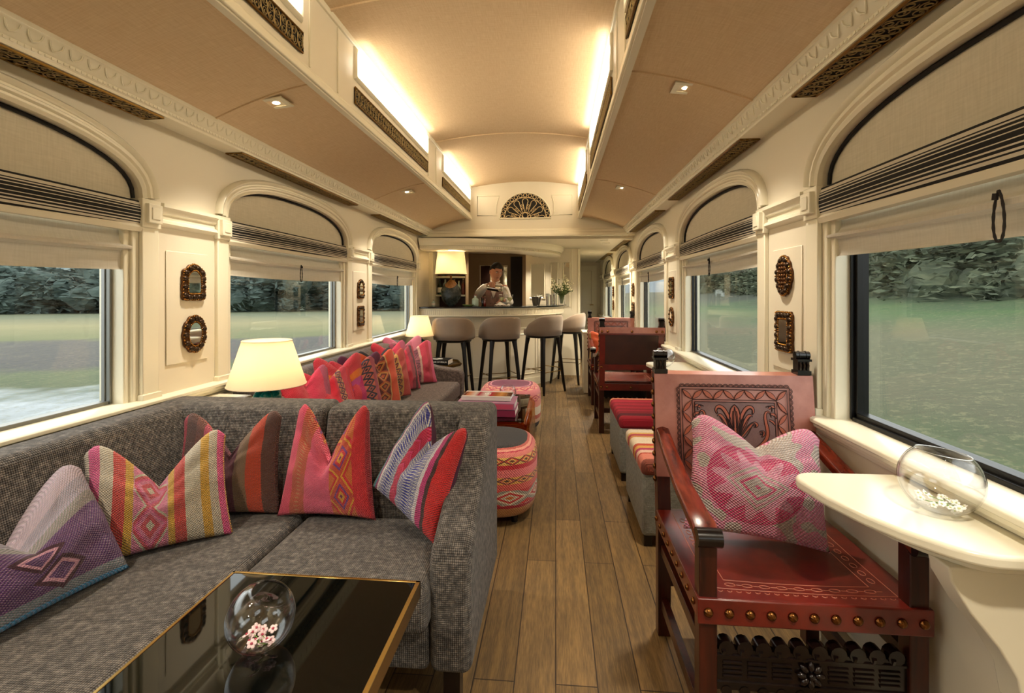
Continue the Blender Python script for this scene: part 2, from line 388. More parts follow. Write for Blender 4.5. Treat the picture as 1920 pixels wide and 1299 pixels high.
# far grilles in low ceiling, right
for i,yc in enumerate((7.18,9.19)):
    grille('ventilation_grille','long bronze filigree grille in right soffit over corridor, %s'%('beside the bar' if i==0 else 'nearest the far door'),lambda u,v,d:(v,u,-d),None,1.5,.085,i*3+20,'cornice filigree grilles',(wx(1,1.29),yc-.75,1.931),step=.06)
# clerestory light panels and their grilles
LP=emis('lit_opal_glass','fff4dc',2.2)
for s in (-1,1):
    for i,ya in enumerate((.50,2.55,4.60)):
        x=CCX+s*CH; t=thing('clerestory_light','lit opal glass strip light in the %s side of raised ceiling, %s'%(WN[s],words[i]),'ceiling light',(x-s*.001,ya,2.49),0,'clerestory strip lights')
        L=1.50; hh=.085
        fr=MB(); fr.sweep([(0,0,-hh),(0,L,-hh),(0,L,hh),(0,0,hh)],[(-.022,-s*-.012),(-.022,0),(.004,0),(.004,-s*-.006),(-.01,-s*-.006)] if 0 else [(-.02,0),(-.02,.012),(-.012,.016),(.0,.008),(.004,.0)],(-s,0,0),closed=True); fr.build('frame',CREAM2,t,smooth=1)
        MB().b2((-s*.002,.006,-hh+.006),(-s*.005,L-.006,hh-.006)).build('lit_panel',LP,t)
        grille('clerestory_grille','bronze filigree strip under the %s clerestory light, %s'%(WN[s],words[i]),lambda u,v,d,s=s:(-s*d,u,v),None,1.5,.085,40+i*5+s,'clerestory filigree grilles',(x-s*.005,ya,2.315),step=.042)
        light('clerestory_glow','AREA',(x-s*.05,ya+.75,2.50),2.4,(1,.90,.74),(0,-s*PI*.60,0),shape='RECTANGLE',size=.14,size_y=1.45)
# fan grille
t=thing('fan_grille','half-round gilt fan-shaped grille on the bulkhead above the bar','grille',(CCX+.01,YB-.002,2.20))
m=MB(); m.prism([(.32*math.cos(a),.32*math.sin(a)) for a in [PI*i/32 for i in range(33)]],'y',0,-.003); m.build('backing',GRBACK,t)
m=MB(); m.tube([(.325*math.cos(PI*i/32),-.006,.325*math.sin(PI*i/32)) for i in range(33)]+[(-.325,-.006,0)],.009,6,closed=True); m.build('frame',CREAM2,t,smooth=1)
m=MB(); AC=lambda r,n=32:[(r*math.cos(PI*i/n),-.006,r*math.sin(PI*i/n)) for i in range(n+1)]
m.tube(AC(.262),.004,5); m.tube(AC(.075,14),.005,5)
for i in range(15):
    a=PI*(i+.5)/15; m.tube([(.290*math.cos(a)+.022*math.cos(b),-.006,.290*math.sin(a)+.022*math.sin(b)) for b in [k*PI/6 for k in range(12)]],.004,4,closed=True)
for i in range(7):
    a=PI*(i+.5)/7 if 0 else PI*i/6; pts=[]
    for k in range(17):
        u=k/16; r=.085+.165*(1-abs(2*u-1)**2.2); wdt=.042*math.sin(PI*u)*(1 if u<.5 else 1)
        ang=(2*u-1); hw_=.036*math.sin(PI*min(1,(1-abs(ang))*1.0))+.012*(1-abs(ang))
        rr=.085+(.165)*(math.cos(ang*PI/2))**.8; ww=.04*math.sin(ang*PI)*.9 if abs(ang)<.5 else math.copysign(.04*.9*(1-(abs(ang)-.5)*1.5),ang)
        x,z=rr*math.cos(a)-ww*math.sin(a),rr*math.sin(a)+ww*math.cos(a)
        if z>=0.004: pts.append((x,-.006,z))
    if len(pts)>3: m.tube(pts,.004,4)
for i in range(6):
    a=PI*(i+.5)/6
    for r in (.13,.165): m.tube([(r*math.cos(a)+.012*math.cos(b),-.006,r*math.sin(a)+.012*math.sin(b)) for b in [k*PI/4 for k in range(8)]],.003,4,closed=True)
for xx,rr in ((0,.034),(-.052,.016),(.052,.016)): m.tube([(xx+rr*math.cos(b),-.006,.036+rr*math.sin(b) if rr>.02 else .018+rr*math.sin(b)) for b in [k*PI/8 for k in range(16)]],.004,4,closed=True)
m.build('tracery',M('gilt_tracery','d8c193',.4,.3),t,smooth=1)
# ---------------------------------------------------------------- windows
STR=[(0,'0b0a0a')]
stp=[0,.05,.17,.20,.26,.31,.36,.43,.47,.56,.60,.68,.72,.77,.82,.87,.90,.95]
def stripe_mat():
    g=G('black_stripe_valance'); u=g.xyz(g.tc('UV')); st=[]
    cols=[('0a0a0c','cfc7b6')]
    seq=[(.0,1),(.075,0),(.15,1),(.19,0),(.235,1),(.30,0),(.335,1),(.42,0),(.445,1),(.56,0),(.585,1),(.67,0),(.70,1),(.76,0),(.80,1),(.835,0),(.93,1)]
    g.set(Base_Color=g.ramp(u[1],[(p,'0a0a0c' if b else 'cdc5b4') for p,b in seq],'CONSTANT'),Roughness=.8); return g.mat
STRIPE=stripe_mat()
def window(s,i,yc):
    X=wx(s,HW); root=MB(); n='window_%d'%(i+1 if s<0 else i+5)
    # painted lining of the opening
    for e in (-1,1):
        y=yc+e*OH
        root.b2((X,y,ZS),(wx(s,HW+.12),y-e*.035,ZSP-.03)); root.b2((wx(s,HW+.012),y-e*.035,ZS),(wx(s,HW+.12),y-e*.062,ZSP-.03))
    W=root.build(n,CREAM2,bev=.004,seg=2); W['kind']='structure'
    f=MB(); a=OH-.062; gz0,gz1=ZS+.035,ZSP+.1
    FW=.028 if (s>0 and i<2) else .013
    if s<0 or i>1: gz0=ZS+.018
    for e in (-1,1):
        f.b2((wx(s,HW+(.07 if FW>.02 else .082)),yc+e*a,ZS+.01),(wx(s,HW+(.11 if FW>.02 else .098)),yc+e*(a-FW),gz1)); f.b2((wx(s,HW+.058),yc+e*(a-.006),ZS+.01),(wx(s,HW+.075),yc+e*(a-.014),gz1))
    f.b2((wx(s,HW+.07),yc-a,ZS+.004),(wx(s,HW+.11),yc+a,gz0)); f.b2((wx(s,HW+.058),yc-a+.02,ZS+.006),(wx(s,HW+.075),yc+a-.02,ZS+.02))
    f.build('window_frame',DARKMETAL if s>0 else GREYRUB,W,bev=.002,seg=2)
    g=MB().b2((wx(s,HW+.088),yc-a+.02,gz0-.01),(wx(s,HW+.092),yc+a-.02,gz1)); g.build('pane',WINGLASS,W)
    # arched linen panel above the valance
    A=archpts(yc,OH-.002,RISE-.002,ZSP); m=MB(); m.prism([(a_,b_) for a_,b_ in A],'x',wx(s,HW+.028),wx(s,HW+.04)); m.b2((wx(s,HW+.028),yc-OH,ZSP-.1),(wx(s,HW+.04),yc+OH,ZSP)); m.build('arched_panel',ARCHF,W)
    m=MB(); m.tube([(wx(s,HW+.022),a_,b_) for a_,b_ in archpts(yc,OH-.008,RISE-.008,ZSP)],.0075,6); m.build('piping',BLACK,W,smooth=1)
    # arch moulding with blocks
    m=MB(); pth=[(X,a_,b_) for a_,b_ in archpts(yc,OH+.0,RISE+.0,ZSP)]
    pr=[(-.002,0),(-.002,.018),(.010,.024),(.014,.018),(.022,.018),(.028,.028),(.036,.028),(.042,.020),(.050,.020),(.056,.030),(.066,.034),(.074,.026),(.078,.012),(.078,0)]
    sg=-1 if s>0 else 1
    P=(-s,0,0); m.sweep(pth,[((a_ if s>0 else -a_),b_) for a_,b_ in pr],P); m.build('arch_moulding',CREAM2,W,smooth=1)
    m=MB()
    for e in (-1,1):
        y=yc+e*(OH+.038)
        m.b2((X,y-.042,ZS+.02),(wx(s,HW-.018),y+.042,ZSP-.11)); m.b2((X,y-.048,ZSP-.12),(wx(s,HW-.024),y+.048,ZSP)); m.b2((wx(s,HW-.02),y-.036,ZSP-.10),(wx(s,HW-.042),y+.036,ZSP-.02))
        m.b2((wx(s,HW-.04),y-.022,ZSP-.085),(wx(s,HW-.046),y+.022,ZSP-.035))
        m.b2((wx(s,HW),y-.05,ZS-.002),(wx(s,HW-.028),y+.05,ZS+.03))
    m.build('pilaster',CREAM2,W,bev=.004,seg=2)
    return W
def blind(s,i,yc,label,cord=True):
    t=thing('roman_blind',label,'blind',(wx(s,HW),yc,ZSP),0,'roman blinds in the arched windows')
    L=OH-.004; d=lambda h:s*h
    # valance with stripes: gentle bulge
    m=MB(); bul=lambda u:.010*(1-(2*u-1)**2)
    fnv=lambda u,v:(d(-.006-bul(v)-.012*(1-(2*u-1)**2)),(2*u-1)*(OH+(-.001)),-.012-.108*v)
    m.grid(lambda u,v:fnv(u,1-v),10,6); m.build('striped_valance',STRIPE,t,smooth='all',fixn=True)
    m=MB()
    m.prism([(d(.034),-.10),(d(.0),-.10),(d(-.02),-.122),(d(-.012),-.140),(d(.028),-.138)],'y',-L,L); m.build('headrail',CREAM2,t)
    m=MB(); L2=OH-.037
    # cloth: hangs, folds forward, hangs again
    pr=[(.035,-.13),(.032,-.175),(.020,-.195),(.004,-.200),(-.004,-.205),(-.004,-.213),(.010,-.216),(.022,-.222),(.026,-.25),(.026,-.286),(.024,-.294),(.020,-.298)]
    th=.003
    if s>0: pr=[(h,-.13+(z+.13)*.79) for h,z in pr]
    n=12; vs=[];fs=[]
    def sag(u,z): return -.010*(1-(2*u-1)**2)*(1 if z<-.19 else .3)
    for j in range(n+1):
        u=j/n; vs+=[(d(h),(2*u-1)*L2,z+sag(u,z)) for h,z in pr]+[(d(h+th),(2*u-1)*L2,z+sag(u,z)) for h,z in pr[::-1]]
    k=len(pr)*2
    for j in range(n): fs+=[(j*k+a,j*k+(a+1)%k,(j+1)*k+(a+1)%k,(j+1)*k+a) for a in range(k)]
    fs+=[list(range(k))[::-1],[n*k+a for a in range(k)]]
    m.add(vs,fs); m.build('linen_cloth',BLIND,t,smooth=1)
    if cord:
        cdn=MB(); z0=-.205 if s<0 else -.172; x=-.016
        cdn.tube([(d(x),.016*math.sin(q)*math.sin(q/2)**.6,z0-.056*(1-math.cos(q))) for q in [2*PI*i_/28 for i_ in range(29)]],[.0024+.0008*(i_%2) for i_ in range(29)],6)
        cdn.tube([(d(x-.003),.004,z0-.006),(d(x-.003),.006,z0-.02)],.006,6); cdn.build('pull_cord',M('twisted_cord','1c1614',.8) if 'twisted_cord' not in bpy.data.materials else bpy.data.materials['twisted_cord'],t,smooth=1)
    return t
pw={-1:['behind the charcoal corner sofa','behind the brown sofa of red cushions','beside the far turquoise lamp'],1:['over the white table nearest the camera','behind the nearest carved chair','beyond the second wall pillar','in the corridor beside the bar','in the last window before the far door']}
for s in (-1,1):
    for i,yc in enumerate(WC[s]):
        window(s,i,yc)
        if i>0: blind(s,i,yc,'linen blind with black-striped valance, %s side window %s'%(WN[s],pw[s][i-1]))
        else: blind(s,i,yc,'linen blind with black-striped valance on the %s, behind the camera'%WN[s])
# sill boards, entablature between pilasters, pillar panels, lower wall
for s in (-1,1):
    yend={-1:6.05,1:YE-.02}[s]
    k=MB().prism([(wx(s,HW+.125),ZS+.006),(wx(s,HW-.045),ZS+.006),(wx(s,HW-.055),ZS),(wx(s,HW-.055),ZS-.012),(wx(s,HW-.045),ZS-.018),(wx(s,HW-.042),ZS-.03),(wx(s,HW-.03),ZS-.034),(wx(s,HW-.027),ZS-.046),(wx(s,HW-.015),ZS-.05),(wx(s,HW-.012),ZS-.062),(wx(s,HW),ZS-.066),(wx(s,HW+.125),ZS-.066)],'y',Y0,yend)
    struct('trim_7',k,CREAM2,bev=.002,seg=2)
    P=[-1.60-.5]+[v for c in WC[s] for v in (c-OH,c+OH)]+[yend]
    for i in range(2,len(P)-1,2):
        a,b=P[i]+.09,P[i+1]-.09
        if b-a<.1: continue
        if i==len(P)-2 and s<0: b=5.99
        k=MB().prism([(wx(s,HW),1.645),(wx(s,HW-.034),1.640),(wx(s,HW-.034),1.625),(wx(s,HW-.022),1.615),(wx(s,HW-.018),1.60),(wx(s,HW-.008),1.595),(wx(s,HW-.008),1.575),(wx(s,HW-.022),1.568),(wx(s,HW-.026),1.555),(wx(s,HW-.012),1.545),(wx(s,HW),1.54)],'y',a,b); struct('trim_8',k,CREAM2,smooth=1)
        k=MB(); mid=(a+b)/2; hw_=(b-a)/2-.045
        k.b2((wx(s,HW),mid-hw_,.93),(wx(s,HW-.006),mid+hw_,1.44)); struct('trim_9',k,CREAM,bev=.002,seg=1)
    # lower panelled wall with carved strips
    k=MB()
    for a in [y*1.0 for y in range(-1,int(yend))]:
        for z0,z1 in ((.12,.66),):
            k.tube([(wx(s,HW-.001),a+.08,z0),(wx(s,HW-.001),a+.92,z0),(wx(s,HW-.001),a+.92,z1),(wx(s,HW-.001),a+.08,z1)],.007,5,closed=True)
    k.b2((wx(s,HW),Y0,0),(wx(s,HW-.02),yend,.07))
    struct('baseboard_'+WN[s],k,CREAM2,smooth=1)
# ---------------------------------------------------------------- bar wing: curved soffit, walls, corridor
ECX,ECY=-1.72,7.5
def el(a,b,n=28,t0=0,t1=PI/2-.01): return [(ECX+a*math.cos(t0+(t1-t0)*i/n),ECY-b*math.sin(t0+(t1-t0)*i/n)) for i in range(n+1)]
m=MB(); pth=[(x,y,1.80) for x,y in el(1.78,1.46)]
# profile: side = outward
pr=[(-.32,0),(.0,0),(.012,.01),(.012,.05),(.03,.055),(.035,.07),(.05,.08),(.062,.10),(.065,.13),(.065,.14),(-.32,.14)]
m.sweep(pth,[(-a,b) for a,b in pr],(0,0,1)); 
for i in range(1,90):
    t=PI/2*i/90; x,y=ECX+1.795*math.cos(t),ECY-1.475*math.sin(t); m.box((x,y,1.832),(.012,.012,.018),Matrix.Rotation(-t,3,'Z'))
struct('trim_10',m,CREAM2,smooth=1)
struct('wall_mirror_bay',MB().b2((-.46,7.55,0),(.37,7.67,1.94)).b2((.25,7.67,0),(.37,YE,1.94)),CREAM)
struct('wall_bar_back',MB().b2((-1.85,8.4,0),(.3,8.5,1.94)).b2((-.52,7.67,0),(-.46,8.4,1.94)),DIMCREAM)  # cream walls painted brown to stand for dim light
struct('wall_bar_pier',MB().b2((-1.78,6.55,1.09),(-1.665,6.66,1.94)).b2((-1.78,6.55,0),(-1.665,6.66,1.09)),CREAM2,bev=.003)
k=MB().b2((.335,7.53,0),(.372,7.552,1.93)).b2((.24,7.54,1.0),(.248,7.553,1.93)); struct('trim_11',k,CREAM2,bev=.002)
def bmirror(label,x0,x1,z0,z1,Y):
    t=thing('wall_mirror',label,'mirror',((x0+x1)/2,Y,z0),0,None); hw_=(x1-x0)/2; h=z1-z0
    MB().b2((-hw_,-.006,0),(hw_,-.002,h)).build('mirror_glass',MIRR,t)
    m=MB(); m.tube([(-hw_,-.006,0),(hw_,-.006,0),(hw_,-.006,h),(-hw_,-.006,h)],.009,4,closed=True); m.build('frame',CREAM2,t); return t
bmirror('widest mirror panel on the cream wall beside the bar opening',-.385,-.17,1.17,1.70,7.55)
bmirror('narrow tall mirror panel behind the vase of flowers',-.075,.03,1.01,1.72,7.55)
bmirror('narrow tall mirror panel at the right end of the bar wall',.115,.215,1.05,1.72,7.55)
bmirror('wide mirror on the dim-toned wall behind the bartender',-1.30,-1.02,1.10,1.73,8.40)
bmirror('thin mirror strip on dim-toned wall right of bartender',-.90,-.83,1.10,1.73,8.40)
struct('doorway_dark_slab',MB().b2((-.77,8.37,0),(-.50,8.40,1.88)),M('doorway_painted_dark','150f0b',.6))  # near-black slab painted as the darkness of an open doorway
d=struct('door_2',MB().b2((.40,YE-.03,0),(.90,YE,1.86)),CREAM2,bev=.003)
k=MB()
for z0,z1 in ((1.02,1.74),(.12,.90)): k.tube([(.46,YE-.032,z0),(.78,YE-.032,z0),(.78,YE-.032,z1),(.46,YE-.032,z1)],.008,4,closed=True)
k.build('door_moulding',CREAM2,d)
k=MB().tube([(.82,YE-.04,1.0),(.82,YE-.07,1.0),(.74,YE-.07,1.0)],.008,6); k.build('door_handle',GOLD,d)
# ---------------------------------------------------------------- outside: land beyond the windows
def land(name,f,x0,x1,mat,y0=-30,y1=150,nx=40,ny=60,px=2.0):
    m=MB(); m.grid(lambda u,v:(x0+(x1-x0)*u**px,y0+(y1-y0)*v,f(x0+(x1-x0)*u**px,y0+(y1-y0)*v)),nx,ny,uv=False); return struct(name,m,mat,smooth='all',fixn=True)
def land_mat(name,stops,ang,scale,d0,streak=(3,.12,1)):
    g=G(name); o=g.tc('Object'); p=g.xyz(o); nz=g.noise(g.map(o,(.25,.25,.25)),1,4,.6)
    d=g.m('ADD',g.m('ADD',g.m('MULTIPLY',p[0],math.cos(ang)),g.m('MULTIPLY',p[1],math.sin(ang))),g.m('MULTIPLY',g.m('SUBTRACT',nz,.5),9))
    f=g.m('DIVIDE',g.m('SUBTRACT',d,d0),scale); c=g.ramp(f,stops)
    n2=g.noise(g.map(o,streak,rot=(0,0,ang-PI/2)),1,5,.7)
    n3=g.noise(o,7,6,.8); c=g.mix(g.m('MULTIPLY',g.m('GREATER_THAN',n3,.56),.35),c,'a09a70'); g.set(Base_Color=g.mix(g.m('MULTIPLY',g.m('ADD',n2,n3),.8),c,g.mix(.6,c,'3d4a3a','MULTIPLY')),Roughness=.95); return g.mat
LM=land_mat('river_bank_ground',[(0,'3c5244'),(.05,'55685c'),(.07,'94989a'),(.13,'b4bac0'),(.16,'4a5632'),(.22,'525e34'),(.25,'444140'),(.42,'4e4a46'),(.46,'6a6e3c'),(.70,'948a5c'),(1,'666c50')],math.radians(110),55,6.5)
land('ground',lambda x,y:-1.25,-2.4,-160,LM)
RM=land_mat('meadow_grass',[(0,'40552e'),(.09,'4c6034'),(.15,'4e5836'),(.25,'58583c'),(.5,'5a5a3a'),(.62,'4c5c32'),(.75,'426028'),(1,'2e3a26')],math.radians(12),20,1.5,(1.2,9,1))
def rh(x,y): 
    t=max(0,min(1,(x-2)/16)); return -.75+2.2*t**1.15+.12*mn.noise(Vector((x*.3,y*.3,0)))
land('ground',rh,1.6,60,RM,-30,120,50,80,1.6)
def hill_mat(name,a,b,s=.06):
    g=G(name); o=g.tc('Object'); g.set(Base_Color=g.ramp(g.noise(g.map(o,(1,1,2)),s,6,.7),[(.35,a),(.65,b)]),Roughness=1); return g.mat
m=MB(); m.grid(lambda u,v:(-150-60*v,-60+330*u,-1.3+(26+10*mn.noise(Vector((u*6,3,0))))*v),40,8,uv=False); struct('hills',m,hill_mat('haze_tinted_hill','4e5a5c','6c7675'),smooth='all')  # haze is painted into this hill's blue-grey colour
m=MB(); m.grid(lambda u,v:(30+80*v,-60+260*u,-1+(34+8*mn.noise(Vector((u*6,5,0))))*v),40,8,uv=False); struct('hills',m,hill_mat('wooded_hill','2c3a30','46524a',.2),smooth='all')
m=MB(); m.grid(lambda u,v:(-160+260*u,150+60*v,-1.3+(22+10*mn.noise(Vector((u*6,9,0))))*v),40,8,uv=False); struct('hills',m,hill_mat('haze_tinted_hill_far','5c6872','727c84'),smooth='all')  # far hill, also paled in its colour to stand for haze
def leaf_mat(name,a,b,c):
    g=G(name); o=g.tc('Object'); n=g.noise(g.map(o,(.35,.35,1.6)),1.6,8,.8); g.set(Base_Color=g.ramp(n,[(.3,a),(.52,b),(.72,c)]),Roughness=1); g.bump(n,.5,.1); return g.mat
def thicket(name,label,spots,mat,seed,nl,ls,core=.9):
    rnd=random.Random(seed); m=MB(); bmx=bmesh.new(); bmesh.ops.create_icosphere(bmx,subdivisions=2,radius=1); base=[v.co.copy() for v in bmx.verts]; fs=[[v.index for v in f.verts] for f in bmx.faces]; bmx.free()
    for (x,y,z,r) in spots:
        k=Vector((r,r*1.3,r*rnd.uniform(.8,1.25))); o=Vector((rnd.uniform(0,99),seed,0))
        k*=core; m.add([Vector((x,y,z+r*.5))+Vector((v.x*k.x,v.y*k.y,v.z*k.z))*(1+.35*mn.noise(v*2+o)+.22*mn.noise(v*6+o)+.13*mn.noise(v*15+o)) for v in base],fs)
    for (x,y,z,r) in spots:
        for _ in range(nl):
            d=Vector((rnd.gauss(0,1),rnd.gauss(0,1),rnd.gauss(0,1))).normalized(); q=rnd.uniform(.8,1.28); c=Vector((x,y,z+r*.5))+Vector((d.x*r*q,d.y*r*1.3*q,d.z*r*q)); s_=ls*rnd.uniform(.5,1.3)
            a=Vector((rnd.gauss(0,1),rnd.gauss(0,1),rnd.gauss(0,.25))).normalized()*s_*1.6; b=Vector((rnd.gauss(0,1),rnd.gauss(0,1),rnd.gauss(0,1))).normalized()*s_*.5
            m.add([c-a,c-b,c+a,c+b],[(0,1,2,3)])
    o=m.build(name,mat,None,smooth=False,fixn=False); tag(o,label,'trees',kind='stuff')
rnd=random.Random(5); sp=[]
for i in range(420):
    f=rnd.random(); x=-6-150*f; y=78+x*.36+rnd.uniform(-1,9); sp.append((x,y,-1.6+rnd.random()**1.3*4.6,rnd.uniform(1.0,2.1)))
thicket('tree_belt','dark blurred belt of trees beyond the fields on the left',sp,leaf_mat('haze_greyed_foliage','2c3937','42504b','626d64'),3,170,.42)  # foliage colour lightened and greyed to stand for haze
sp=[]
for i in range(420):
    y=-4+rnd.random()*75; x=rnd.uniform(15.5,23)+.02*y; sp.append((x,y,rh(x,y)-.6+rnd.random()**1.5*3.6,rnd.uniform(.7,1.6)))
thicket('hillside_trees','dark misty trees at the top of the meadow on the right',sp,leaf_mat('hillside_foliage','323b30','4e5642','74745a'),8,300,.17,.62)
# ---------------------------------------------------------------- cushions
def pillow(name,label,loc,w=.44,h=.42,T=.075,rz=0,lean=0,roll=0,chop=.13,mats=None,seed=1,group=None,bend=0.0,taper=.06):
    t=Matrix.Rotation(rz,3,'Z')@Matrix.Rotation(-lean,3,'X')@Matrix.Rotation(roll,3,'Y')
    m=MB(); N=28
    def P(u,v,sd):
        a=2*u-1; b=2*v-1
        x=a*w/2*(1-.07*(1-b*b)**1.0); z=v*h
        z+=-.0*h; z+= .035*h*(1-a*a)*(1-v)*1.0
        no=max(0,1-abs(a)/.86); z-=chop*(v**1.5)*(no**1.2)*1.2; z-=.045*(v**3)*abs(a)**6*1.0; x*=1-taper*v
        e=((1-a*a)*(1-b*b)); th=T*(max(e,0)**.42)
        th*=1+.25*(v<.7)*(1-abs(b+.1))
        q=Vector((a*2.2+seed*3,b*2.2,seed)); wr=.010*mn.noise(q*1.3)+.005*mn.noise(q*3.1)
        crease=-.022*math.exp(-(a/.16)**2)*max(0,v-.45)/.55*1.4*(1 if sd<0 else .6)
        y=sd*(th+(wr+crease)*min(1,e*3)*1.0)+bend*(a*a)
        return t@Vector((x,y,z))
    us=[(i/N) for i in range(N+1)]; g=[math.sin((u-.5)*PI)/2*.75+.5*.75+.125+(u-.5)*.25-.0 if 0 else .5+.5*(.55*math.sin((u-.5)*PI)+.45*(2*u-1)) for u in us]
    for sd in (-1,1):
        vs=[P(u,v,sd) for v in g for u in g]; uv=[(u if sd<0 else 1-u,v) for v in g for u in g]
        m.add(vs,[(j*(N+1)+i,j*(N+1)+i+1,(j+1)*(N+1)+i+1,(j+1)*(N+1)+i) for j in range(N) for i in range(N)],uv)
    o=m.build(name,mats,None,smooth='all',weld=.0004,loc=loc)
    if isinstance(mats,(list,tuple)):
        me=o.data; nn=(t@Vector((0,1,0)))
        for p in me.polygons:
            if p.normal.dot(nn)>.05: p.material_index=1
    # drop so the lowest point rests on the seat
    zmin=min(v.co.z for v in o.data.vertices); 
    for v in o.data.vertices: v.co.z-=zmin
    return tag(o,label,'cushion',group)
CR='cfc3ad'; PK='e0508f'; RD='d2302a'; YL='dba51d'
T_STRIPE=textile('woven_cream_red_stripes',[(0,'d9ccb8'),(.03,PK),(.10,CR),(.19,RD),(.27,YL),(.325,'d98fa6'),(.56,YL),(.605,RD),(.68,CR),(.80,YL),(.865,CR),(.93,'ea3d8c'),(.985,'e0a030')],[(.335,.555,2.0,[(0,CR),(.13,'cf3a50'),(.30,'e07aa0'),(.42,'dd4f88'),(.5,'cf3a50'),(.6,CR),(.68,'e07aa0')],)],nu=48,nv=44,wb=.9,speck=('e8ddd0',.28))
T_DARK=textile('woven_maroon_brown_stripes',[(0,'c2273f'),(.05,'6b4338'),(.16,'8a5348'),(.24,'d65a74'),(.30,'c03c50'),(.34,'6d1c38'),(.60,'9b7a5c'),(.72,'e2502c'),(.86,'6b4338')],nu=30,nv=70,wb=.9,speck=('3a2224',.45))
T_PINK=textile('woven_coral_pink_bands',[(0,'ea4a6a'),(.14,'c8643c'),(.30,'ea5f7e'),(.60,'d8402f'),(.84,'d9262f'),(.97,'b51c30')],[(.60,.84,2.4,[(0,'7a2a55'),(.06,'e8a32c'),(.16,'d9262f'),(.26,'7d3a86'),(.34,'d9502f'),(.52,'e8a32c'),(.60,'d9262f'),(.7,'d9702f')]),(.14,.30,26,[(0,'c9a06c'),(.22,'c9452f')],'dot')],nu=60,nv=52,wb=.7,speck=('ef7f93',.12))
T_MULTI=textile('woven_blue_white_band',[(0,'7a7f4a'),(.03,'2d8c96'),(.07,'a8407a'),(.10,'efe6e0'),(.13,'7d86b8'),(.34,'d81f4e'),(.45,'6f74b4'),(.70,'e8dde0'),(.74,'d63a80'),(.80,'4a2320'),(.84,'e02020')],[(.13,.34,30,[(0,'3c3f9a'),(.40,'e0dcd6'),(.62,'3c3f9a'),(.8,'ccc6be')]),(.34,.45,6,[(0,'d81f4e'),(.2,'e8407a'),(.35,'c01040'),(.5,'d81f4e')],'zig'),(.45,.70,28,[(0,'3a3ca8'),(.38,'e4dfd6'),(.62,'3a3ca8'),(.8,'c8c2c4')])],nu=40,nv=50,wb=.8)
PLUM=M('plum_back_cloth','4a1f35',.75,bump=.2)
T_PURP=textile('woven_purple_grey',[(0,'2f9ad0'),(.025,'6f7f86'),(.085,'5a2b63'),(.56,'7d7a72'),(.68,'9a8d98'),(.85,'b3a3a8')],nu=90,nv=70,axis=1,wb=.7,speck=('cdb7c4',.38))
def purple_mat():
    g=G('woven_purple_diamonds'); u=g.xyz(g.tc('UV')); U,V=u[0],u[1]
    c=g.ramp(V,[(0,'2f9ad0'),(.03,'6f7f86'),(.10,'4a1c5c'),(.60,'77766e'),(.70,'8f8a96'),(.84,'a99aa4')],'CONSTANT')
    kn=g.m('MULTIPLY',g.m('SINE',g.m('MULTIPLY',g.m('ADD',U,g.m('MULTIPLY',V,.4)),2*PI*46)),g.m('SINE',g.m('MULTIPLY',V,2*PI*50)))
    c=g.mix(g.m('MULTIPLY',g.m('GREATER_THAN',kn,.38),.5),c,'c9a9bd')
    for cu,cv in ((.50,.45),(.60,.22)):
        d=g.m('ADD',g.m('ABSOLUTE',g.m('DIVIDE',g.m('SUBTRACT',U,cu),.14)),g.m('ABSOLUTE',g.m('DIVIDE',g.m('SUBTRACT',V,cv),.15)))
        c=g.mix(g.m('MULTIPLY',g.m('LESS_THAN',d,1.0),g.m('GREATER_THAN',d,.45)),c,g.ramp(d,[(0,'4f2460'),(.46,'4f2460'),(.5,'c893a8'),(.72,'3f1028')],'CONSTANT'))
    g.set(Base_Color=c,Roughness=.95,Sheen_Weight=.2); g.bump(g.m('ADD',kn,g.noise(g.tc('UV'),160,2)),.7,.004); return g.mat
T_PURP=purple_mat()
def knit_mat():
    g=G('chunky_pink_knit'); u=g.xyz(g.tc('UV')); U,V=u[0],u[1]; a=g.m('SUBTRACT',U,.44); b=g.m('SUBTRACT',V,.46)
    rad=g.m('SQRT',g.m('ADD',g.m('MULTIPLY',a,a),g.m('MULTIPLY',b,b))); d=g.m('ADD',g.m('ABSOLUTE',a),g.m('ABSOLUTE',b))
    ang=g.m('ARCTAN2',b,a); spokes=g.m('SINE',g.m('MULTIPLY',ang,12))
    c=g.mix(.5,'e26f98','e2a9b4')
    outer=g.m('SINE',g.m('MULTIPLY',g.m('ADD',U,V),26)); c=g.mix(g.m('GREATER_THAN',g.noise(g.tc('UV'),5,1),.53),'ee8cae','cbbeb0')
    ringz=g.m('LESS_THAN',rad,.36); c=g.mix(ringz,c,'e58ba8')
    rim=g.m('MULTIPLY',ringz,g.m('GREATER_THAN',g.m('ADD',rad,g.m('MULTIPLY',spokes,.055)),.275)); c=g.mix(rim,c,'d9206a')
    c=g.mix(g.m('LESS_THAN',d,.26),c,g.ramp(d,[(0,'d9206a'),(.022,'b9ab9f'),(.075,'b9ab9f'),(.105,'d9206a'),(.135,'c3b5a9'),(.175,'e58ba8'),(.2,'b9ab9f'),(.23,'e58ba8')],'CONSTANT'))
    kn=g.m('MULTIPLY',g.m('SINE',g.m('MULTIPLY',g.m('ADD',U,g.m('MULTIPLY',V,.3)),2*PI*34)),g.m('SINE',g.m('MULTIPLY',V,2*PI*40)))
    c=g.mix(g.m('MULTIPLY',g.m('GREATER_THAN',kn,.25),.5),c,'e6cfc6'); c=g.mix(g.m('MULTIPLY',g.m('LESS_THAN',kn,-.6),.35),c,'b01850')
    g.set(Base_Color=c,Roughness=.95,Sheen_Weight=.2); g.bump(kn,.9,.006); return g.mat
T_KNIT=knit_mat()
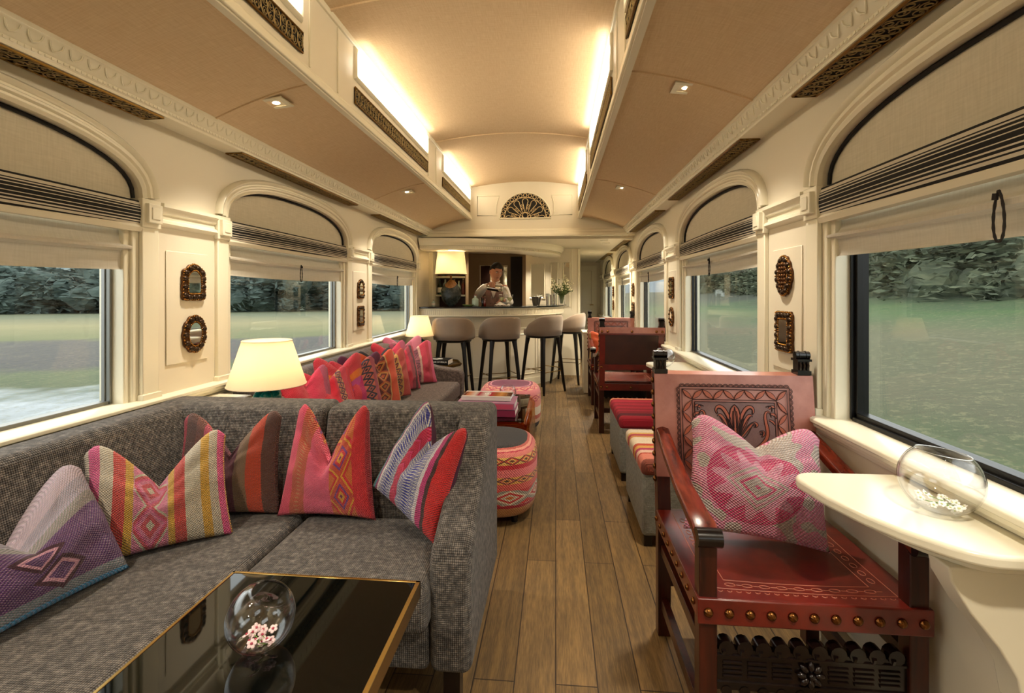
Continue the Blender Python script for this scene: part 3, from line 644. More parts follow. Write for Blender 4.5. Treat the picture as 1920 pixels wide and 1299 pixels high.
# ---------------------------------------------------------------- charcoal corner sofa
SZ=.415
sofa=thing('corner_sofa','charcoal tweed corner sofa under the nearest left window','sofa',(-.95,1.2,0))
def L(p): return (p[0]+.95,p[1]-1.2,p[2])
m=MB().b2(L((-1.62,-.9,.12)),L((-.945,1.95,.27))); m.b2(L((-.945,1.42,.13)),L((-.375,1.95,.27))); m.build('base',TWEED,sofa,bev=.02)
MB().b2(L((-1.45,-.9,.27)),L((-.95,1.80,SZ))).build('seat_cushion',TWEED,sofa,bev=.035,seg=5)
MB().b2(L((-.94,1.36,.27)),L((-.365,1.80,SZ))).build('seat_cushion',TWEED,sofa,bev=.035,seg=5)
# back along the window wall, then across the car in two cushions
m=MB().prism([L((x,0,z))[0::2] for x,z in ((-1.662,.2),(-1.42,.2),(-1.44,.45),(-1.525,.772),(-1.55,.792),(-1.645,.792),(-1.662,.780))],'y',-2.1,.74); m.build('backrest',TWEED,sofa,bev=.012,seg=4)
for a,b in ((-1.662,-.918),(-.914,-.262)):
    m=MB().prism([(y-1.2,z) for y,z in ((2.07,.2),(1.79,.2),(1.80,.45),(1.885,.775),(1.91,.797),(2.03,.797),(2.07,.77))],'x',a+.95,b+.95); m.build('backrest',TWEED,sofa,bev=.03,seg=5)
ap=[(1.41,.13),(2.07,.13),(2.07,.775),(2.04,.795),(1.93,.795),(1.86,.775),(1.72,.66),(1.60,.585),(1.48,.525),(1.43,.50),(1.405,.46),(1.40,.40)]
m=MB().prism([(y-1.2,z) for y,z in ap],'x',-.372+.95,-.245+.95); m.build('armrest',TWEED,sofa,bev=.03,seg=5)
for x,y in ((-.31,1.47),(-.31,2.0),(-1.55,2.0),(-1.55,-.8),(-1.0,-.8),(-1.0,1.3)): MB().prism([(x-.025+.95,y-.025-1.2),(x+.025+.95,y-.025-1.2),(x+.025+.95,y+.025-1.2),(x-.025+.95,y+.025-1.2)],'z',0,.14).build('leg',BLKW,sofa)
pillow('cushion','purple knitted cushion with two pink diamonds and a grey top',(-1.325,1.135,SZ+.002),.50,.38,.085,rz=math.radians(82),lean=math.radians(30),chop=.16,mats=T_PURP,seed=3)
pillow('cushion','cream, red and yellow striped cushion with a diamond band',(-1.275,1.475,SZ+.002),.42,.38,.065,rz=math.radians(40),lean=math.radians(20),chop=.15,mats=T_STRIPE,seed=5)
pillow('cushion','maroon and brown striped cushion in the corner of the charcoal sofa',(-1.225,1.73,SZ+.002),.38,.40,.05,rz=math.radians(12),lean=math.radians(10),chop=.15,mats=T_DARK,seed=7)
pillow('cushion','coral pink cushion with orange diamond band standing against sofa back',(-.848,1.75,SZ+.002),.38,.43,.06,rz=math.radians(0),lean=math.radians(10),chop=.19,taper=.26,mats=T_PINK,seed=9)
pillow('cushion','blue and white patterned cushion with red edge leaning on the sofa arm',(-.535,1.675,SZ+.002),.36,.40,.062,rz=math.radians(-28),lean=math.radians(13),roll=math.radians(20),chop=.12,taper=.34,mats=(T_MULTI,PLUM),seed=11)
# ---------------------------------------------------------------- black glass table and bowl
BLKGL=M('black_glass','050706',.03,0,Specular_IOR_Level=.4)
t=thing('coffee_table','black glass coffee table edged in brass in front of charcoal sofa','coffee table',(-.613,.72,0))
X0,X1,Ya,Yb=-.255,.262,-.52,.535
MB().b2((X0+.008,Ya,.478),(X1-.008,Yb-.008,.4985)).build('glass_top',BLKGL,t)
m=MB(); 
for a,b in (((X0,Ya,.46),(X0+.008,Yb,.50)),((X1-.012,Ya,.46),(X1,Yb,.50)),((X0,Yb-.008,.46),(X1,Yb,.50)),((X0,Ya-.008,.46),(X1,Ya,.50))): m.b2(a,b)
m.build('brass_edge',GOLD,t,bev=.001,seg=1)
for sx in (X0+.12,X1-.14):
    for sy in (Ya+.10,Yb-.16): MB().b2((sx-.012,sy-.012,0),(sx+.012,sy+.012,.46)).build('leg',GOLD,t)
def bowl(name,label,loc,R,tilt=0,az=0,flowers=None,cut=.62,group=None,seed=1):
    t=thing(name,label,'bowl',loc,0,group); th=.0028; m=MB()
    a0=math.acos(-.93); 
    outer=[(R*math.sin(a),-R*math.cos(a)) for a in [ .36+(PI-.36-cut)*i/18 for i in range(19)]]; inner=[((R-th)*math.sin(a),-(R-th)*math.cos(a)) for a in [ .36+(PI-.36-cut)*i/18 for i in range(19)]][::-1]
    zb=outer[0][1]; prof=[(1e-6,zb)]+outer+[((outer[-1][0]+inner[0][0])/2,outer[-1][1]+.002)]+inner+[(1e-6,zb+.004)]
    Rm=Matrix.Rotation(az,3,'Z')@Matrix.Rotation(tilt,3,'Y')
    m.lathe(prof,36,(0,0,0),R=Rm); zmin=min(v[2] for v in m.v); m.v=[(x,y,z-zmin+.0008) for x,y,z in m.v]; m.build('glass',BOWLG,t,smooth='all')
    rnd=random.Random(seed)
    if flowers:
        pc,cc,n,sz,sp=flowers; pm=MB(); cm=MB(); gm=MB(); zc=-zmin
        for i in range(n):
            a=rnd.uniform(0,6.3); r=sp*math.sqrt(rnd.random()); x,y=r*math.cos(a),r*math.sin(a); x+=.0
            zf=zc-math.sqrt(max(0,(R-.006)**2-x*x-y*y))+sz*.6+rnd.uniform(0,sz*1.6)
            nrm=Vector((rnd.uniform(-.7,.7),rnd.uniform(-1,.2),rnd.uniform(.4,1))).normalized(); q=nrm.to_track_quat('Z','Y').to_matrix()
            for k in range(5):
                b=2*PI*k/5; pm.ell(Vector((x,y,zf))+q@Vector((sz*.6*math.cos(b),sz*.6*math.sin(b),0)),(sz*.45,sz*.45,sz*.12),6,4,q)
            cm.ell((Vector((x,y,zf))+q@Vector((0,0,sz*.15))),(sz*.28,sz*.28,sz*.2),6,4)
            if i%3==0: gm.tube([(x,y,zf),(x*.6+rnd.uniform(-.01,.01),y*.6,zf-.004),(x*.1,y*.1-.01,zf)],.0009,4)
        pm.build('petals',M('petal_'+name+str(seed),pc,.6),t,smooth='all'); cm.build('flower_centres',M('centre_'+name+str(seed),cc,.7),t,smooth='all'); gm.build('stems',M('stem_'+name+str(seed),'6f9a3a',.7),t)
    return t
bowl('glass_bowl','clear slant-rimmed glass bowl with pink blossoms on black table',(-.62,.985,.4992),.068,math.radians(24),0,('f0d6d8','b8405a',13,.010,.030),seed=2)
# ---------------------------------------------------------------- corner shelf, side table, lamps
k=MB().prism([(-1.715,2.08),(-1.54,2.08),(-1.50,2.11),(-1.50,2.31),(-1.715,2.33)],'z',.71,.748); k.prism([(-1.715,2.09),(-1.55,2.09),(-1.52,2.12),(-1.52,2.28),(-1.715,2.31)],'z',.0,.71)
o=k.build('corner_cabinet',CREAM2,bev=.006); tag(o,'cream corner cabinet with rounded top between two left sofas','cabinet')
k=MB().lathe([(0,0),(.10,0),(.10,.012),(.012,.025),(.012,.46),(.02,.47),(.13,.475),(.13,.49),(0,.49)],32); t=thing('side_table','small round brass pedestal side table behind charcoal sofa','side table',(-1.36,2.225,0)); k.build('pedestal',BRASS,t,smooth=1)
def shade_mat(name,col,tr=.55):
    g=G(name); d=g.bsdf; g.set(Base_Color=col,Roughness=.9); tl=g.n('ShaderNodeBsdfTranslucent',_0=col); mx=g.n('ShaderNodeMixShader'); mx.inputs[0].default_value=tr
    g.put(mx.inputs[1],d.outputs[0]); g.put(mx.inputs[2],tl.outputs[0]); g.nt.links.new(mx.outputs[0],g.out.inputs[0]); return g.mat
SHADE=shade_mat('ivory_lampshade','f3e9d4'); 
def gl_teal():
    g=G('turquoise_marbled_glaze'); o=g.tc('Object'); g.set(Base_Color=g.ramp(g.noise(o,28,5,.7),[(.38,'0e7f7c'),(.52,'35b8a6'),(.66,'a9d8bd')]),Roughness=.12,Coat_Weight=.6); return g.mat
TEAL=gl_teal()
def lamp(name,label,loc,r0,r1,z0,z1,body,power,seg=36):
    t=thing(name,label,'lamp',loc); zb=loc[2]
    m=MB(); m.lathe([(r0,z0),(r1,z1),(r1-.003,z1),(r0-.003,z0)],seg); o=m.build('lamp_shade',SHADE,t,smooth=1,fixn=True)
    # close the loop
    m=MB(); m.tube([(r0*math.cos(a),r0*math.sin(a),z0) for a in [2*PI*i/36 for i in range(36)]],.0025,5,closed=True); m.build('shade_rim',SHADE,t,smooth=1); m=MB(); m.tube([(r1*math.cos(a),r1*math.sin(a),z1) for a in [2*PI*i/36 for i in range(36)]],.0025,5,closed=True); m.build('shade_rim',SHADE,t,smooth=1)
    body(t)
    m=MB(); zz=z0+(z1-z0)*.45; m.ell((0,0,zz),(.028,.028,.038),14,10); m.build('bulb',BULB,t,smooth='all')
    light('lamp_bulb','POINT',(loc[0],loc[1],zb+zz),power,(1,.84,.62),shadow_soft_size=.04); return t
BULB=emis('warm_bulb','ffdca0',12)
def teal_body(z0,zt):
    def f(t):
        m=MB()
        m.lathe([(0,0),(.05,0),(.055,.012),(.03,.02),(0,.02)],24); m.build('base_ring',GOLD,t,smooth=1); m=MB(); m.lathe([(.012,zt-.03),(.022,zt-.02),(.012,zt-.01),(.02,zt),(.008,zt+.02),(.006,z0+.08),(0,z0+.08)],16); m.build('brass_fitting',GOLD,t,smooth=1)
        m=MB(); n=3
        for k in range(n):
            zc=.045+(zt-.05)*(k+.5)/n; R=.034+.010*math.sin(PI*(k+.9)/n)
            for j in range(6):
                a=2*PI*j/6+k*.5; m.ell((R*math.cos(a),R*math.sin(a),zc),(.033,.033,.040),14,10)
        m.ell((0,0,zt*.5),(.045,.045,zt*.42),14,10); m.build('ceramic_body',TEAL,t,smooth='all')
    return f
lamp('table_lamp','table lamp with wide ivory shade and turquoise bobbled base behind charcoal sofa',(-1.36,2.21,.492),.172,.108,.328,.535,teal_body(.328,.312),4)
lamp('table_lamp','far table lamp with ivory shade and turquoise bobbled base beside the bar',(-1.53,5.42,.502),.158,.098,.270,.495,teal_body(.270,.225),5)
# ---------------------------------------------------------------- brown sofa and its cushions
s2=thing('sofa','brown tweed sofa with sloping arms under the second left window','sofa',(-1.3,3.55,0))
Lc=lambda x,y,z:(x+1.3,y-3.55,z)
MB().b2(Lc(-1.62,2.46,.12),Lc(-.92,4.66,.27)).build('base',TWEED2,s2,bev=.02)
MB().b2(Lc(-1.45,2.50,.27),Lc(-.90,4.60,SZ)).build('seat_cushion',TWEED2,s2,bev=.035,seg=5)
MB().prism([(x+1.3,z) for x,z in ((-1.66,.2),(-1.40,.2),(-1.43,.45),(-1.50,.75),(-1.54,.79),(-1.62,.79),(-1.66,.76))],'y',2.40-3.55,4.74-3.55).build('backrest',TWEED2,s2,bev=.02,seg=4)
for ya,yb in ((2.38,2.50),(4.61,4.75)):
    MB().prism([(x+1.3,z) for x,z in ((-.90,.12),(-1.66,.12),(-1.66,.78),(-1.58,.79),(-1.46,.72),(-1.30,.60),(-1.15,.545),(-1.0,.525),(-.925,.52),(-.89,.49),(-.885,.45))],'y',ya-3.55,yb-3.55).build('armrest',TWEED2,s2,bev=.03,seg=5)
for x in (-1.58,-.97):
    for y in (2.46,4.68): MB().b2(Lc(x-.022,y-.022,0),Lc(x+.022,y+.022,.13)).build('leg',BLKW,s2)
def tx(n,st,mo=(),**k): return textile(n,st,mo,nu=44,nv=44,wb=.6,**k)
DM=lambda a,b,c: [(0,a),(.18,b),(.32,c),(.46,a),(.6,b)]
F1=tx('scarlet_cloth_band',[(0,'dd1f3a'),(.62,'c8354a'),(.68,'5c4650'),(.76,'d23a52'),(.9,'dd1f3a')],[(.66,.78,9,DM('3f3a4a','c88a60','8c3a50'))])
F2=tx('red_pink_cloth',[(0,'d42040'),(.12,'e23c50'),(.5,'cc2f72'),(.60,'8f3050'),(.86,'b04a60')],[(.60,.86,8,DM('2f2c38','d06a5a','4a3a58'))])
F3=tx('magenta_orange_cloth',[(0,'c83a8c'),(.4,'d84aa0'),(.62,'f07a20'),(.74,'e23c50')],axis=1)
F4=M('plum_cloth','5d2c48',.9,bump=.2)
F5=tx('orange_diamond_cloth',[(0,'c9a56a'),(.04,'e8602a'),(.34,'d8b070'),(.37,'b8503a'),(.68,'d8b070'),(.71,'ee5a34'),(.95,'c9a56a')],[(.37,.68,4,DM('c8603a','6b2a2a','d99a50'))])
F6=M('charcoal_cloth','2b2a30',.9,bump=.2)
F7=tx('red_gold_scroll_cloth',[(0,'b8343c'),(.36,'d0a050'),(.40,'4a2a2a'),(.66,'d0a050'),(.70,'c8403a'),(.95,'8c3040')],[(.40,.66,7,DM('3a2026','c88a40','8c2a30'))])
F8=tx('green_crimson_cloth',[(0,'b02040'),(.10,'2c6a30'),(.45,'d8284a'),(.70,'a8304a'),(.82,'5a2a3a'),(.9,'c83050')])
F9=tx('pink_purple_zig_cloth',[(0,'a84a66'),(.08,'7a4256'),(.62,'d8b0a0'),(.67,'d03050'),(.82,'b8243c'),(.9,'d8507a')],[(.08,.62,3,[(0,'8c5060'),(.2,'43283a'),(.26,'a05a68'),(.44,'43283a'),(.5,'96566a'),(.7,'43283a'),(.75,'a0606c')])],speck=('c88a90',.25))
F10=tx('crimson_cloth',[(0,'d8243c'),(.5,'e03a5c'),(.8,'b8486c')])
F11=tx('rose_weave_cloth',[(0,'d8708c'),(.4,'c86a80'),(.7,'e08098')],speck=('8c5068',.3))
rd=math.radians
cs=[('scarlet cushion with narrow patterned band, nearest on the brown sofa',(-1.33,2.86),.42,.40,66,-16,F1,14),
('scarlet plain-sided cushion tucked behind the nearest red one on brown sofa',(-1.40,2.72),.42,.42,74,-10,F10,15),
('red and magenta cushion with dark patterned edge, next to the scarlet one',(-1.30,3.18),.42,.42,62,-14,F2,16),
('magenta and orange cushion behind the red patterned one',(-1.37,3.08),.42,.45,66,-8,F3,17),
('plain plum cushion against the brown sofa back',(-1.36,3.40),.42,.42,64,-8,F4,18),
('orange cushion with central diamond band and gold piping',(-1.27,3.50),.42,.43,66,-10,F5,19),
('charcoal grey cushion half hidden in the row on the brown sofa',(-1.38,3.76),.40,.41,66,-8,F6,20),
('brick red cushion with gold-edged scroll band',(-1.25,3.74),.42,.41,70,-10,F7,21),
('green and crimson striped cushion on the brown sofa',(-1.26,4.03),.42,.41,68,-12,F8,22),
('crimson cushion leaning behind the green striped one',(-1.38,4.10),.42,.44,62,-10,F10,23),
('dusky pink and purple zigzag cushion, largest at the far end of the brown sofa',(-1.27,4.36),.46,.42,44,-14,F9,24),
('rose pink cushion in the far corner of the brown sofa',(-1.40,4.48),.42,.45,40,-10,F11,25)]
for lab,(x,y),w_,h_,rz,ln,mt,sd in cs:
    pillow('cushion',lab,(x,y,SZ+.002),w_,h_,.042,rz=rd(rz),lean=rd(-ln),chop=.10,mats=mt,seed=sd,group='cushions on the brown sofa')
# far brass side table with book
t=thing('side_table','brass tray side table with curled rim at the far end of brown sofa','side table',(-1.33,5.12,0))
m=MB(); m.prism([(-.33,-.20),(.25,-.20),(.33,0),(.25,.24),(-.33,.5)],'z',.485,.50); m.tube([(-.33,-.20,.505),(.25,-.20,.505),(.33,0,.505),(.25,.24,.505),(-.33,.5,.505)],.012,6,closed=True); m.build('tray_top',BRASS,t,smooth=1)
for x,y in ((-.25,-.15),(.2,-.15),(.18,.18),(-.28,.38)): MB().tube([(x,y,0),(x,y,.49)],.011,8).build('leg',BRASS,t,smooth=1)
def book(name,label,loc,w_,d_,h_,cover,rz=0,group=None,spine_text=None,pages='e9e4d8',inset=.005):
    t=thing(name,label,'book',loc,rz,group); c=.003
    m=MB(); m.b2((-w_/2,-d_/2,0),(w_/2,d_/2,c)); m.b2((-w_/2,-d_/2,h_-c),(w_/2,d_/2,h_)); m.b2((-w_/2,-d_/2,0),(w_/2,-d_/2+c,h_)); m.build('cover',cover,t,bev=.001,seg=1)
    MB().b2((-w_/2+inset,-d_/2+c,c),(w_/2-inset,d_/2-inset,h_-c)).build('pages',M('pages_'+pages,pages,.8) if 'pages_'+pages not in bpy.data.materials else bpy.data.materials['pages_'+pages],t); return t
def text(body,size,parent,loc,rot,mat,name='lettering'):
    cu=bpy.data.curves.new(name,'FONT'); cu.body=body; cu.size=size; cu.extrude=.0004; cu.align_x='CENTER'; cu.align_y='CENTER'; cu.materials.append(mat)
    tmp=bpy.data.objects.new('tmp',cu); COL.objects.link(tmp); dg=bpy.context.evaluated_depsgraph_get(); me=bpy.data.meshes.new_from_object(tmp.evaluated_get(dg)); bpy.data.objects.remove(tmp)
    o=bpy.data.objects.new(name,me); COL.objects.link(o); o.parent=parent; o.location=loc; o.rotation_euler=rot
    return o
WHITEP=M('white_print','f2efe8',.5)
b=book('book','black hardback book with white spine lettering on brass tray table','' or (-1.21,5.02,.518),.25,.20,.052,M('black_book_cover','12100f',.35),rz=-.06)
text('MADE OF PERU',.022,b,(.02,-.1012,.030),(PI/2,0,0),WHITEP); text('R',.022,b,(.105,-.1012,.030),(PI/2,0,0),WHITEP)
m=MB(); 
for i,(x,y,s_) in enumerate(((-.02,-.04,.03),(.01,-.01,.035),(-.05,.0,.025),(.0,.04,.03))): m.ell((x,y,.0525),(s_,s_*.4,.0006),10,4)
m.build('cover_print',WHITEP,b)
# ---------------------------------------------------------------- poufs and amber table
def pouf(name,label,loc,sx,sy,h,stops,motifs,nseg=64):
    t=thing(name,label,'pouf',loc,rz=0); R=1.0; r=.085
    prof=[(1e-6,h)]+[((1-r/.3)*i/5,h) for i in range(1,6)]
    prof=[(1e-6,h+.004)]+[(.70*i/6,h+.004*(1-i/6)) for i in range(1,7)]+[(.70+.30*math.sin(a),h-.085+.085*math.cos(a)) for a in [PI/2*i/8 for i in range(1,9)]]+[(1.01,h*.55),(1.0,.12),(.96,.07),(.90,.05),(1e-6,.05)]
    m=MB(); acc=[0]; k=nseg
    pm=[(a*.28,b) for a,b in prof]
    m.lathe(pm,k,sx=sx/.28,sy=sy/.28,sup=2.9,uvp=True); T=0
    for i in range(1,len(pm)): T+=math.dist(pm[i],pm[i-1])
    for f in m.uv: m.uv[f]=[(v/T,u) for u,v in m.uv[f]]
    # fix seam wrap
    for f in m.uv:
        us=[q[1] for q in m.uv[f]]
    mt=textile('pouf_cloth_'+label[:6].replace(' ','_'),stops,motifs,nu=60,nv=150,wb=.5)
    m.build('upholstery',mt,t,smooth='all',fixn=True)
    for x in (-.6,.6):
        for y in (-.6,.6): MB().tube([(x*sx,y*sy,0),(x*sx,y*sy,.055)],.018,10).build('foot',BLKW,t,smooth=1)
    return t
BK='2a1d1a'
pouf('pouf','rounded pouf in pink and orange bands with a dark centre beside charcoal sofa',(-.40,2.85,0),.29,.27,.42,
 [(0,'140c0b'),(.26,'c25a50'),(.275,'e8a08c'),(.29,'c23a52'),(.30,'e08078'),(.33,'d9a860'),(.375,'c8303c'),(.40,'e8787a'),(.45,'c98850'),(.49,'d86058'),(.53,'d8c4b0'),(.62,'a82030'),(.64,'c08850'),(.72,BK),(.728,'b05070'),(.77,'4a1a2a'),(.80,'d0708a')],
 [(.33,.375,22,DM('6a3a2a','e0b060','c84a3a')),(.45,.49,20,DM('5a3a34','e0a050','d07060')),(.53,.62,9,[(0,'c87030'),(.12,'d8c4b0'),(.25,'c83a3a'),(.38,'d8c4b0'),(.5,'9c9488'),(.7,'c83a3a')]),(.77,.84,16,[(0,'c02050'),(.2,'e0c0b0'),(.3,'4a1a2a'),(.55,'e0c0b0'),(.65,'c02050')])])
pouf('pouf','rounded pouf in rose bands with a plum centre beyond the amber table',(-.415,4.52,0),.275,.26,.42,
 [(0,'7a2e50'),(.20,'d890a0'),(.215,'8c3a58'),(.24,'d86078'),(.30,'e0888c'),(.36,'cc4a60'),(.42,'e08878'),(.48,'e8d8c0'),(.56,'c85a40'),(.60,'e0b090'),(.64,BK),(.74,'e0c0a8'),(.76,'c05a40'),(.86,'d89078')],
 [(.24,.30,16,DM('c86a80','e8b090','c84058')),(.36,.42,14,DM('b8405a','e8a080','d06a70'))])
AMB=glass_mat('amber_acrylic',tint='f6cd92',fac=.7,ior=1.5)
t=thing('amber_table','amber acrylic table with rounded sides and dark glass top','coffee table',(-.46,3.66,0))
m=MB(); a,bw=.29,.42
pr=[(-a,.0),(-a,.33)]+[(-a+.06-.06*math.cos(q),.33+.06*math.sin(q)) for q in [PI/2*i/6 for i in range(1,7)]]+[(a-.06+.06*math.sin(q),.33+.06*math.cos(q)) for q in [PI/2*i/6 for i in range(0,7)]]+[(a,.0)]
inn=[(x*(1-.018/a) if abs(x)>.2 else x,max(0,z-.008) if z>.1 else 0) for x,z in pr][::-1]
m.prism(pr+inn,'y',-bw,bw); m.build('acrylic_body',AMB,t,smooth=1)
for z in (.10,.19,.28): MB().prism([(-a+.02,z),(a-.02,z),(a-.02,z+.008),(-a+.02,z+.008)],'y',-bw,bw).build('inner_shelf',AMB,t)
SMK=glass_mat('smoked_glass',tint='a39c86',fac=.9,ior=1.5)
m=MB().b2((-.30,-.44,.402),(.25,.42,.410)).build('glass_top',SMK,t,bev=.001,seg=1)
CHR=M('chrome','c8c8c4',.15,1)
for x in (-.27,.22):
    for y in (-.40,.38): MB().lathe([(.0,.389),(.012,.389),(.012,.414),(0,.414)],12,(x,y,0)).build('clamp',CHR,t,smooth=1)
def cover_mat():
    g=G('magazine_cover'); u=g.xyz(g.tc('Object')); c=g.ramp(g.m('ADD',g.m('MULTIPLY',u[0],2.6),.5),[(0,'e8e2dc'),(.08,'6a2a18'),(.16,'d88a60'),(.27,'d8c8c0'),(.34,'b01c3a'),(.5,'e6dcd8'),(.56,'c01c3a'),(.66,'a85a28'),(.75,'d89048'),(.9,'5a3018')],'LINEAR')
    e=g.m('GREATER_THAN',g.m('ABSOLUTE',u[1]),.07); g.set(Base_Color=g.mix(e,c,'ece8e4'),Roughness=.2); return g.mat
b=book('book','white softback book with red and orange cover, on top of the pink box book',(-.48,3.465,.507),.345,.20,.028,cover_mat(),rz=-.03,pages='eef0ee',inset=.001)
text('ini',.05,b,(.0,0,.0284),(0,0,0),WHITEP)
m=M('pink_book_cover','d0567a',.35); b=book('book','thick pink and mauve boxed book on the amber table',(-.475,3.43,.459),.40,.25,.046,M('mauve_book_cover','b07a9a',.4),rz=-.02)
o=MB().b2((-.195,-.127,.006),(.19,-.1255,.040)).build('pink_spine',m,b); 
MB().tube([(.02,-.1275,.014),(.035,-.1275,.018),(.05,-.1275,.028),(.065,-.1275,.032),(.078,-.1275,.026),(.075,-.1275,.018)],.0012,4).build('spine_script',M('script_ink','7a2038',.5),b)
book('book','plum coloured book at the bottom of the pile on the amber table',(-.475,3.43,.412),.41,.25,.0465,M('plum_book_cover','8a2c50',.35),rz=-.02)
bowl('glass_bowl','small round glass bowl on amber table beside the books',(-.375,3.84,.411),.066,0,0,('f2efe8','d8d8b0',16,.009,.03),cut=.7,seed=4)
# ---------------------------------------------------------------- carved leather armchairs
def leather(name,c1,c2,rough=.3,bumpy=.1):
    g=G(name); o=g.tc('Object'); n=g.noise(o,9,5,.6); g.set(Base_Color=g.ramp(n,[(.3,c1),(.7,c2)]),Roughness=rough,Coat_Weight=.3,Coat_Roughness=.25); g.bump(g.vor(o,420)[0],bumpy,.001); return g.mat
LEA=leather('oxblood_leather','4a120c','74201400'[:6],.28); LEAB=leather('window_paled_leather','9e5f50','bb8070',.36); LEAD=leather('dark_leather_back','2a1610','3d2117',.45); TOOL=M('tooled_groove','2c120e',.6); EMB=M('raised_tooling','a4553a',.38)  # backrest leather has the pink window reflection mixed into its base colour
LEADK=leather('darker_tooled_leather','6a4a46','84645c',.5,.6)  # darker leather for the field behind the tooled ornament
STUD=M('brass_nailhead','8a5a30',.25,1,var=.4)
def armchair(name,label,loc,rz,group):
    t=thing(name,label,'armchair',loc,rz,group); W=.28; D=.28  # half width, half depth; front is -y
    pc=.046
    for s in (-1,1):
        x=s*(W-pc/2)
        o=MB().b2((x-pc/2,-D,0),(x+pc/2,-D+pc,.62)).build('front_leg',CHAIRW,t,bev=.003,seg=2)
        # rear post rakes back
        m=MB(); m.prism([(D-pc,0),(D,0),(D+.0,.45),(D+.055,.95),(D+.015,.95),(D-pc,.46)],'x',x-pc/2,x+pc/2); p=m.build('rear_post',CHAIRW,t,bev=.003,seg=2)
        f=MB(); f.b2((x-.024,D+.012,.95),(x+.024,D+.062,.965)); f.b2((x-.020,D+.018,.965),(x+.020,D+.058,1.0)); f.b2((x-.025,D+.010,1.0),(x+.025,D+.064,1.008))
        for k in (-1,0,1): f.tube([(x+k*.013,D+.016,.967),(x+k*.013,D+.012,.985),(x+k*.013,D+.018,1.0)],.005,5)
        f.tube([(x-.025,D+.034,1.020),(x+.025,D+.034,1.020)],.015,10)
        for k in (-1,1): f.tube([(x+k*.012-.002,D+.034,1.020),(x+k*.012+.002,D+.034,1.020)],.0175,10)
        f.build('finial',BLKW,p,bev=0,smooth=1)
        m=MB(); pts=[(s*(W-.02),-D-.015,.628),(s*(W-.02),-D+.03,.650),(s*(W-.02),-D+.10,.655),(s*(W-.02),-.05,.672),(s*(W-.02),.12,.715),(s*(W-.022),D+.01,.765)]
        prof=[]
        n=len(pts); wd=[.062,.064,.06,.054,.05,.046]; hh=.034
        vs=[]
        for (px_,py_,pz_),w_ in zip(pts,wd): vs+=[(px_-w_/2,py_,pz_-hh),(px_+w_/2,py_,pz_-hh),(px_+w_/2,py_,pz_-.006),(px_,py_,pz_),(px_-w_/2,py_,pz_-.006)]
        fs=[(i*5+j,i*5+(j+1)%5,(i+1)*5+(j+1)%5,(i+1)*5+j) for i in range(n-1) for j in range(5)]+[(4,3,2,1,0),tuple((n-1)*5+j for j in range(5))]
        m.add(vs,fs); a=m.build('armrest',wood('red_arm_wood','3a0d06','7a2a14',.22,(40,6,40)) if 'red_arm_wood' not in bpy.data.materials else bpy.data.materials['red_arm_wood'],t,bev=.005,seg=3)
        MB().tube([(s*(W-.02)-.031,-D-.012,.622),(s*(W-.02)+.031,-D-.012,.622)],.024,14).build('scroll_end',BLKW,a,smooth=1)
        # side rails
        m=MB().b2((x-.012,-D+pc,.10),(x+.012,D-pc,.14)); m.build('side_rail',CHAIRW,t,bev=.002)
        m=MB().b2((x-.014,-D+pc,.30),(x+.014,D-pc,.335)); m.build('side_rail',CHAIRW,t,bev=.002)
    # seat: taut leather with a slight sag, wrapped over the rails
    m=MB(); 
    m.grid(lambda u,v:((2*u-1)*(W+.004),-D-.006+(2*D-.04)*v,.462-.016*(1-(2*u-1)**2)*(1-(2*v-1)**2)),14,12,uv=False)
    m.grid(lambda u,v:((2*u-1)*(W+.004),-D-.006+(2*D-.04)*v,.440-.016*(1-(2*u-1)**2)*(1-(2*v-1)**2)),14,12,uv=False)
    seat=m.build('seat',LEA,t,smooth='all')
    m=MB(); z=lambda x,y:.4625-.016*(1-(x/(W+.004))**2)*(1-((y+.026)/(D-.02))**2)
    def line(pts,r=.0011): m.tube([(x,y,z(x,y)) for x,y in pts],r,4)
    for q in (.19,.235): 
        for a,b in (((-q,-q),(q,-q)),((q,-q),(q,q-.03)),((-q,-q),(-q,q-.03))): line([(a[0]+(b[0]-a[0])*i/10,a[1]+(b[1]-a[1])*i/10) for i in range(11)])
    for i in range(9):
        c=-.18+i*.045
        line([(c+.014*math.cos(a),-.2125+.008*math.sin(a)) for a in [k*PI/5 for k in range(11)]]); line([(c+.016,-.2125),(c+.03,-.2125)])
        for sx in (-1,1): line([(sx*.2125+.008*math.cos(a),-.16+i*.04+.013*math.sin(a)) for a in [k*PI/5 for k in range(11)]])
    for i in range(21): line([(-.24+i*.024+.006*math.cos(a),-.245-.006*math.sin(a)) for a in [k*PI/4 for k in range(5)]])
    m.build('seat_tooling',M('seat_groove','b06a54',.4) if 'seat_groove' not in bpy.data.materials else bpy.data.materials['seat_groove'],seat)
    bd=MB().b2((-W-.006,-D-.010,.395),(W+.006,-D+.002,.462)).build('front_band',LEA,t,bev=.004)
    for s in (-1,1): MB().b2((s*(W+.006),-D,.405),(s*(W-.004),D-.04,.460)).build('side_band',LEA,t,bev=.003)
    MB().b2((-W,D-.05,.40),(W,D-.03,.46)).build('back_rail',CHAIRW,t,bev=.003)
    def stud(p,ax,r=.0125):
        m=MB(); R={'y-':Matrix.Rotation(PI/2,3,'X'),'y+':Matrix.Rotation(-PI/2,3,'X'),'x-':Matrix.Rotation(-PI/2,3,'Y'),'x+':Matrix.Rotation(PI/2,3,'Y')}[ax]
        m.lathe([(r,0),(r*.95,r*.35),(r*.7,r*.68),(r*.35,r*.85),(1e-6,r*.9)],12,(0,0,0),R=R); return m.build('nailhead',STUD,t,smooth='all',loc=p)
    for i in range(11): stud((-W+.02+i*(2*W-.04)/10,-D-.0095,.428),'y-')
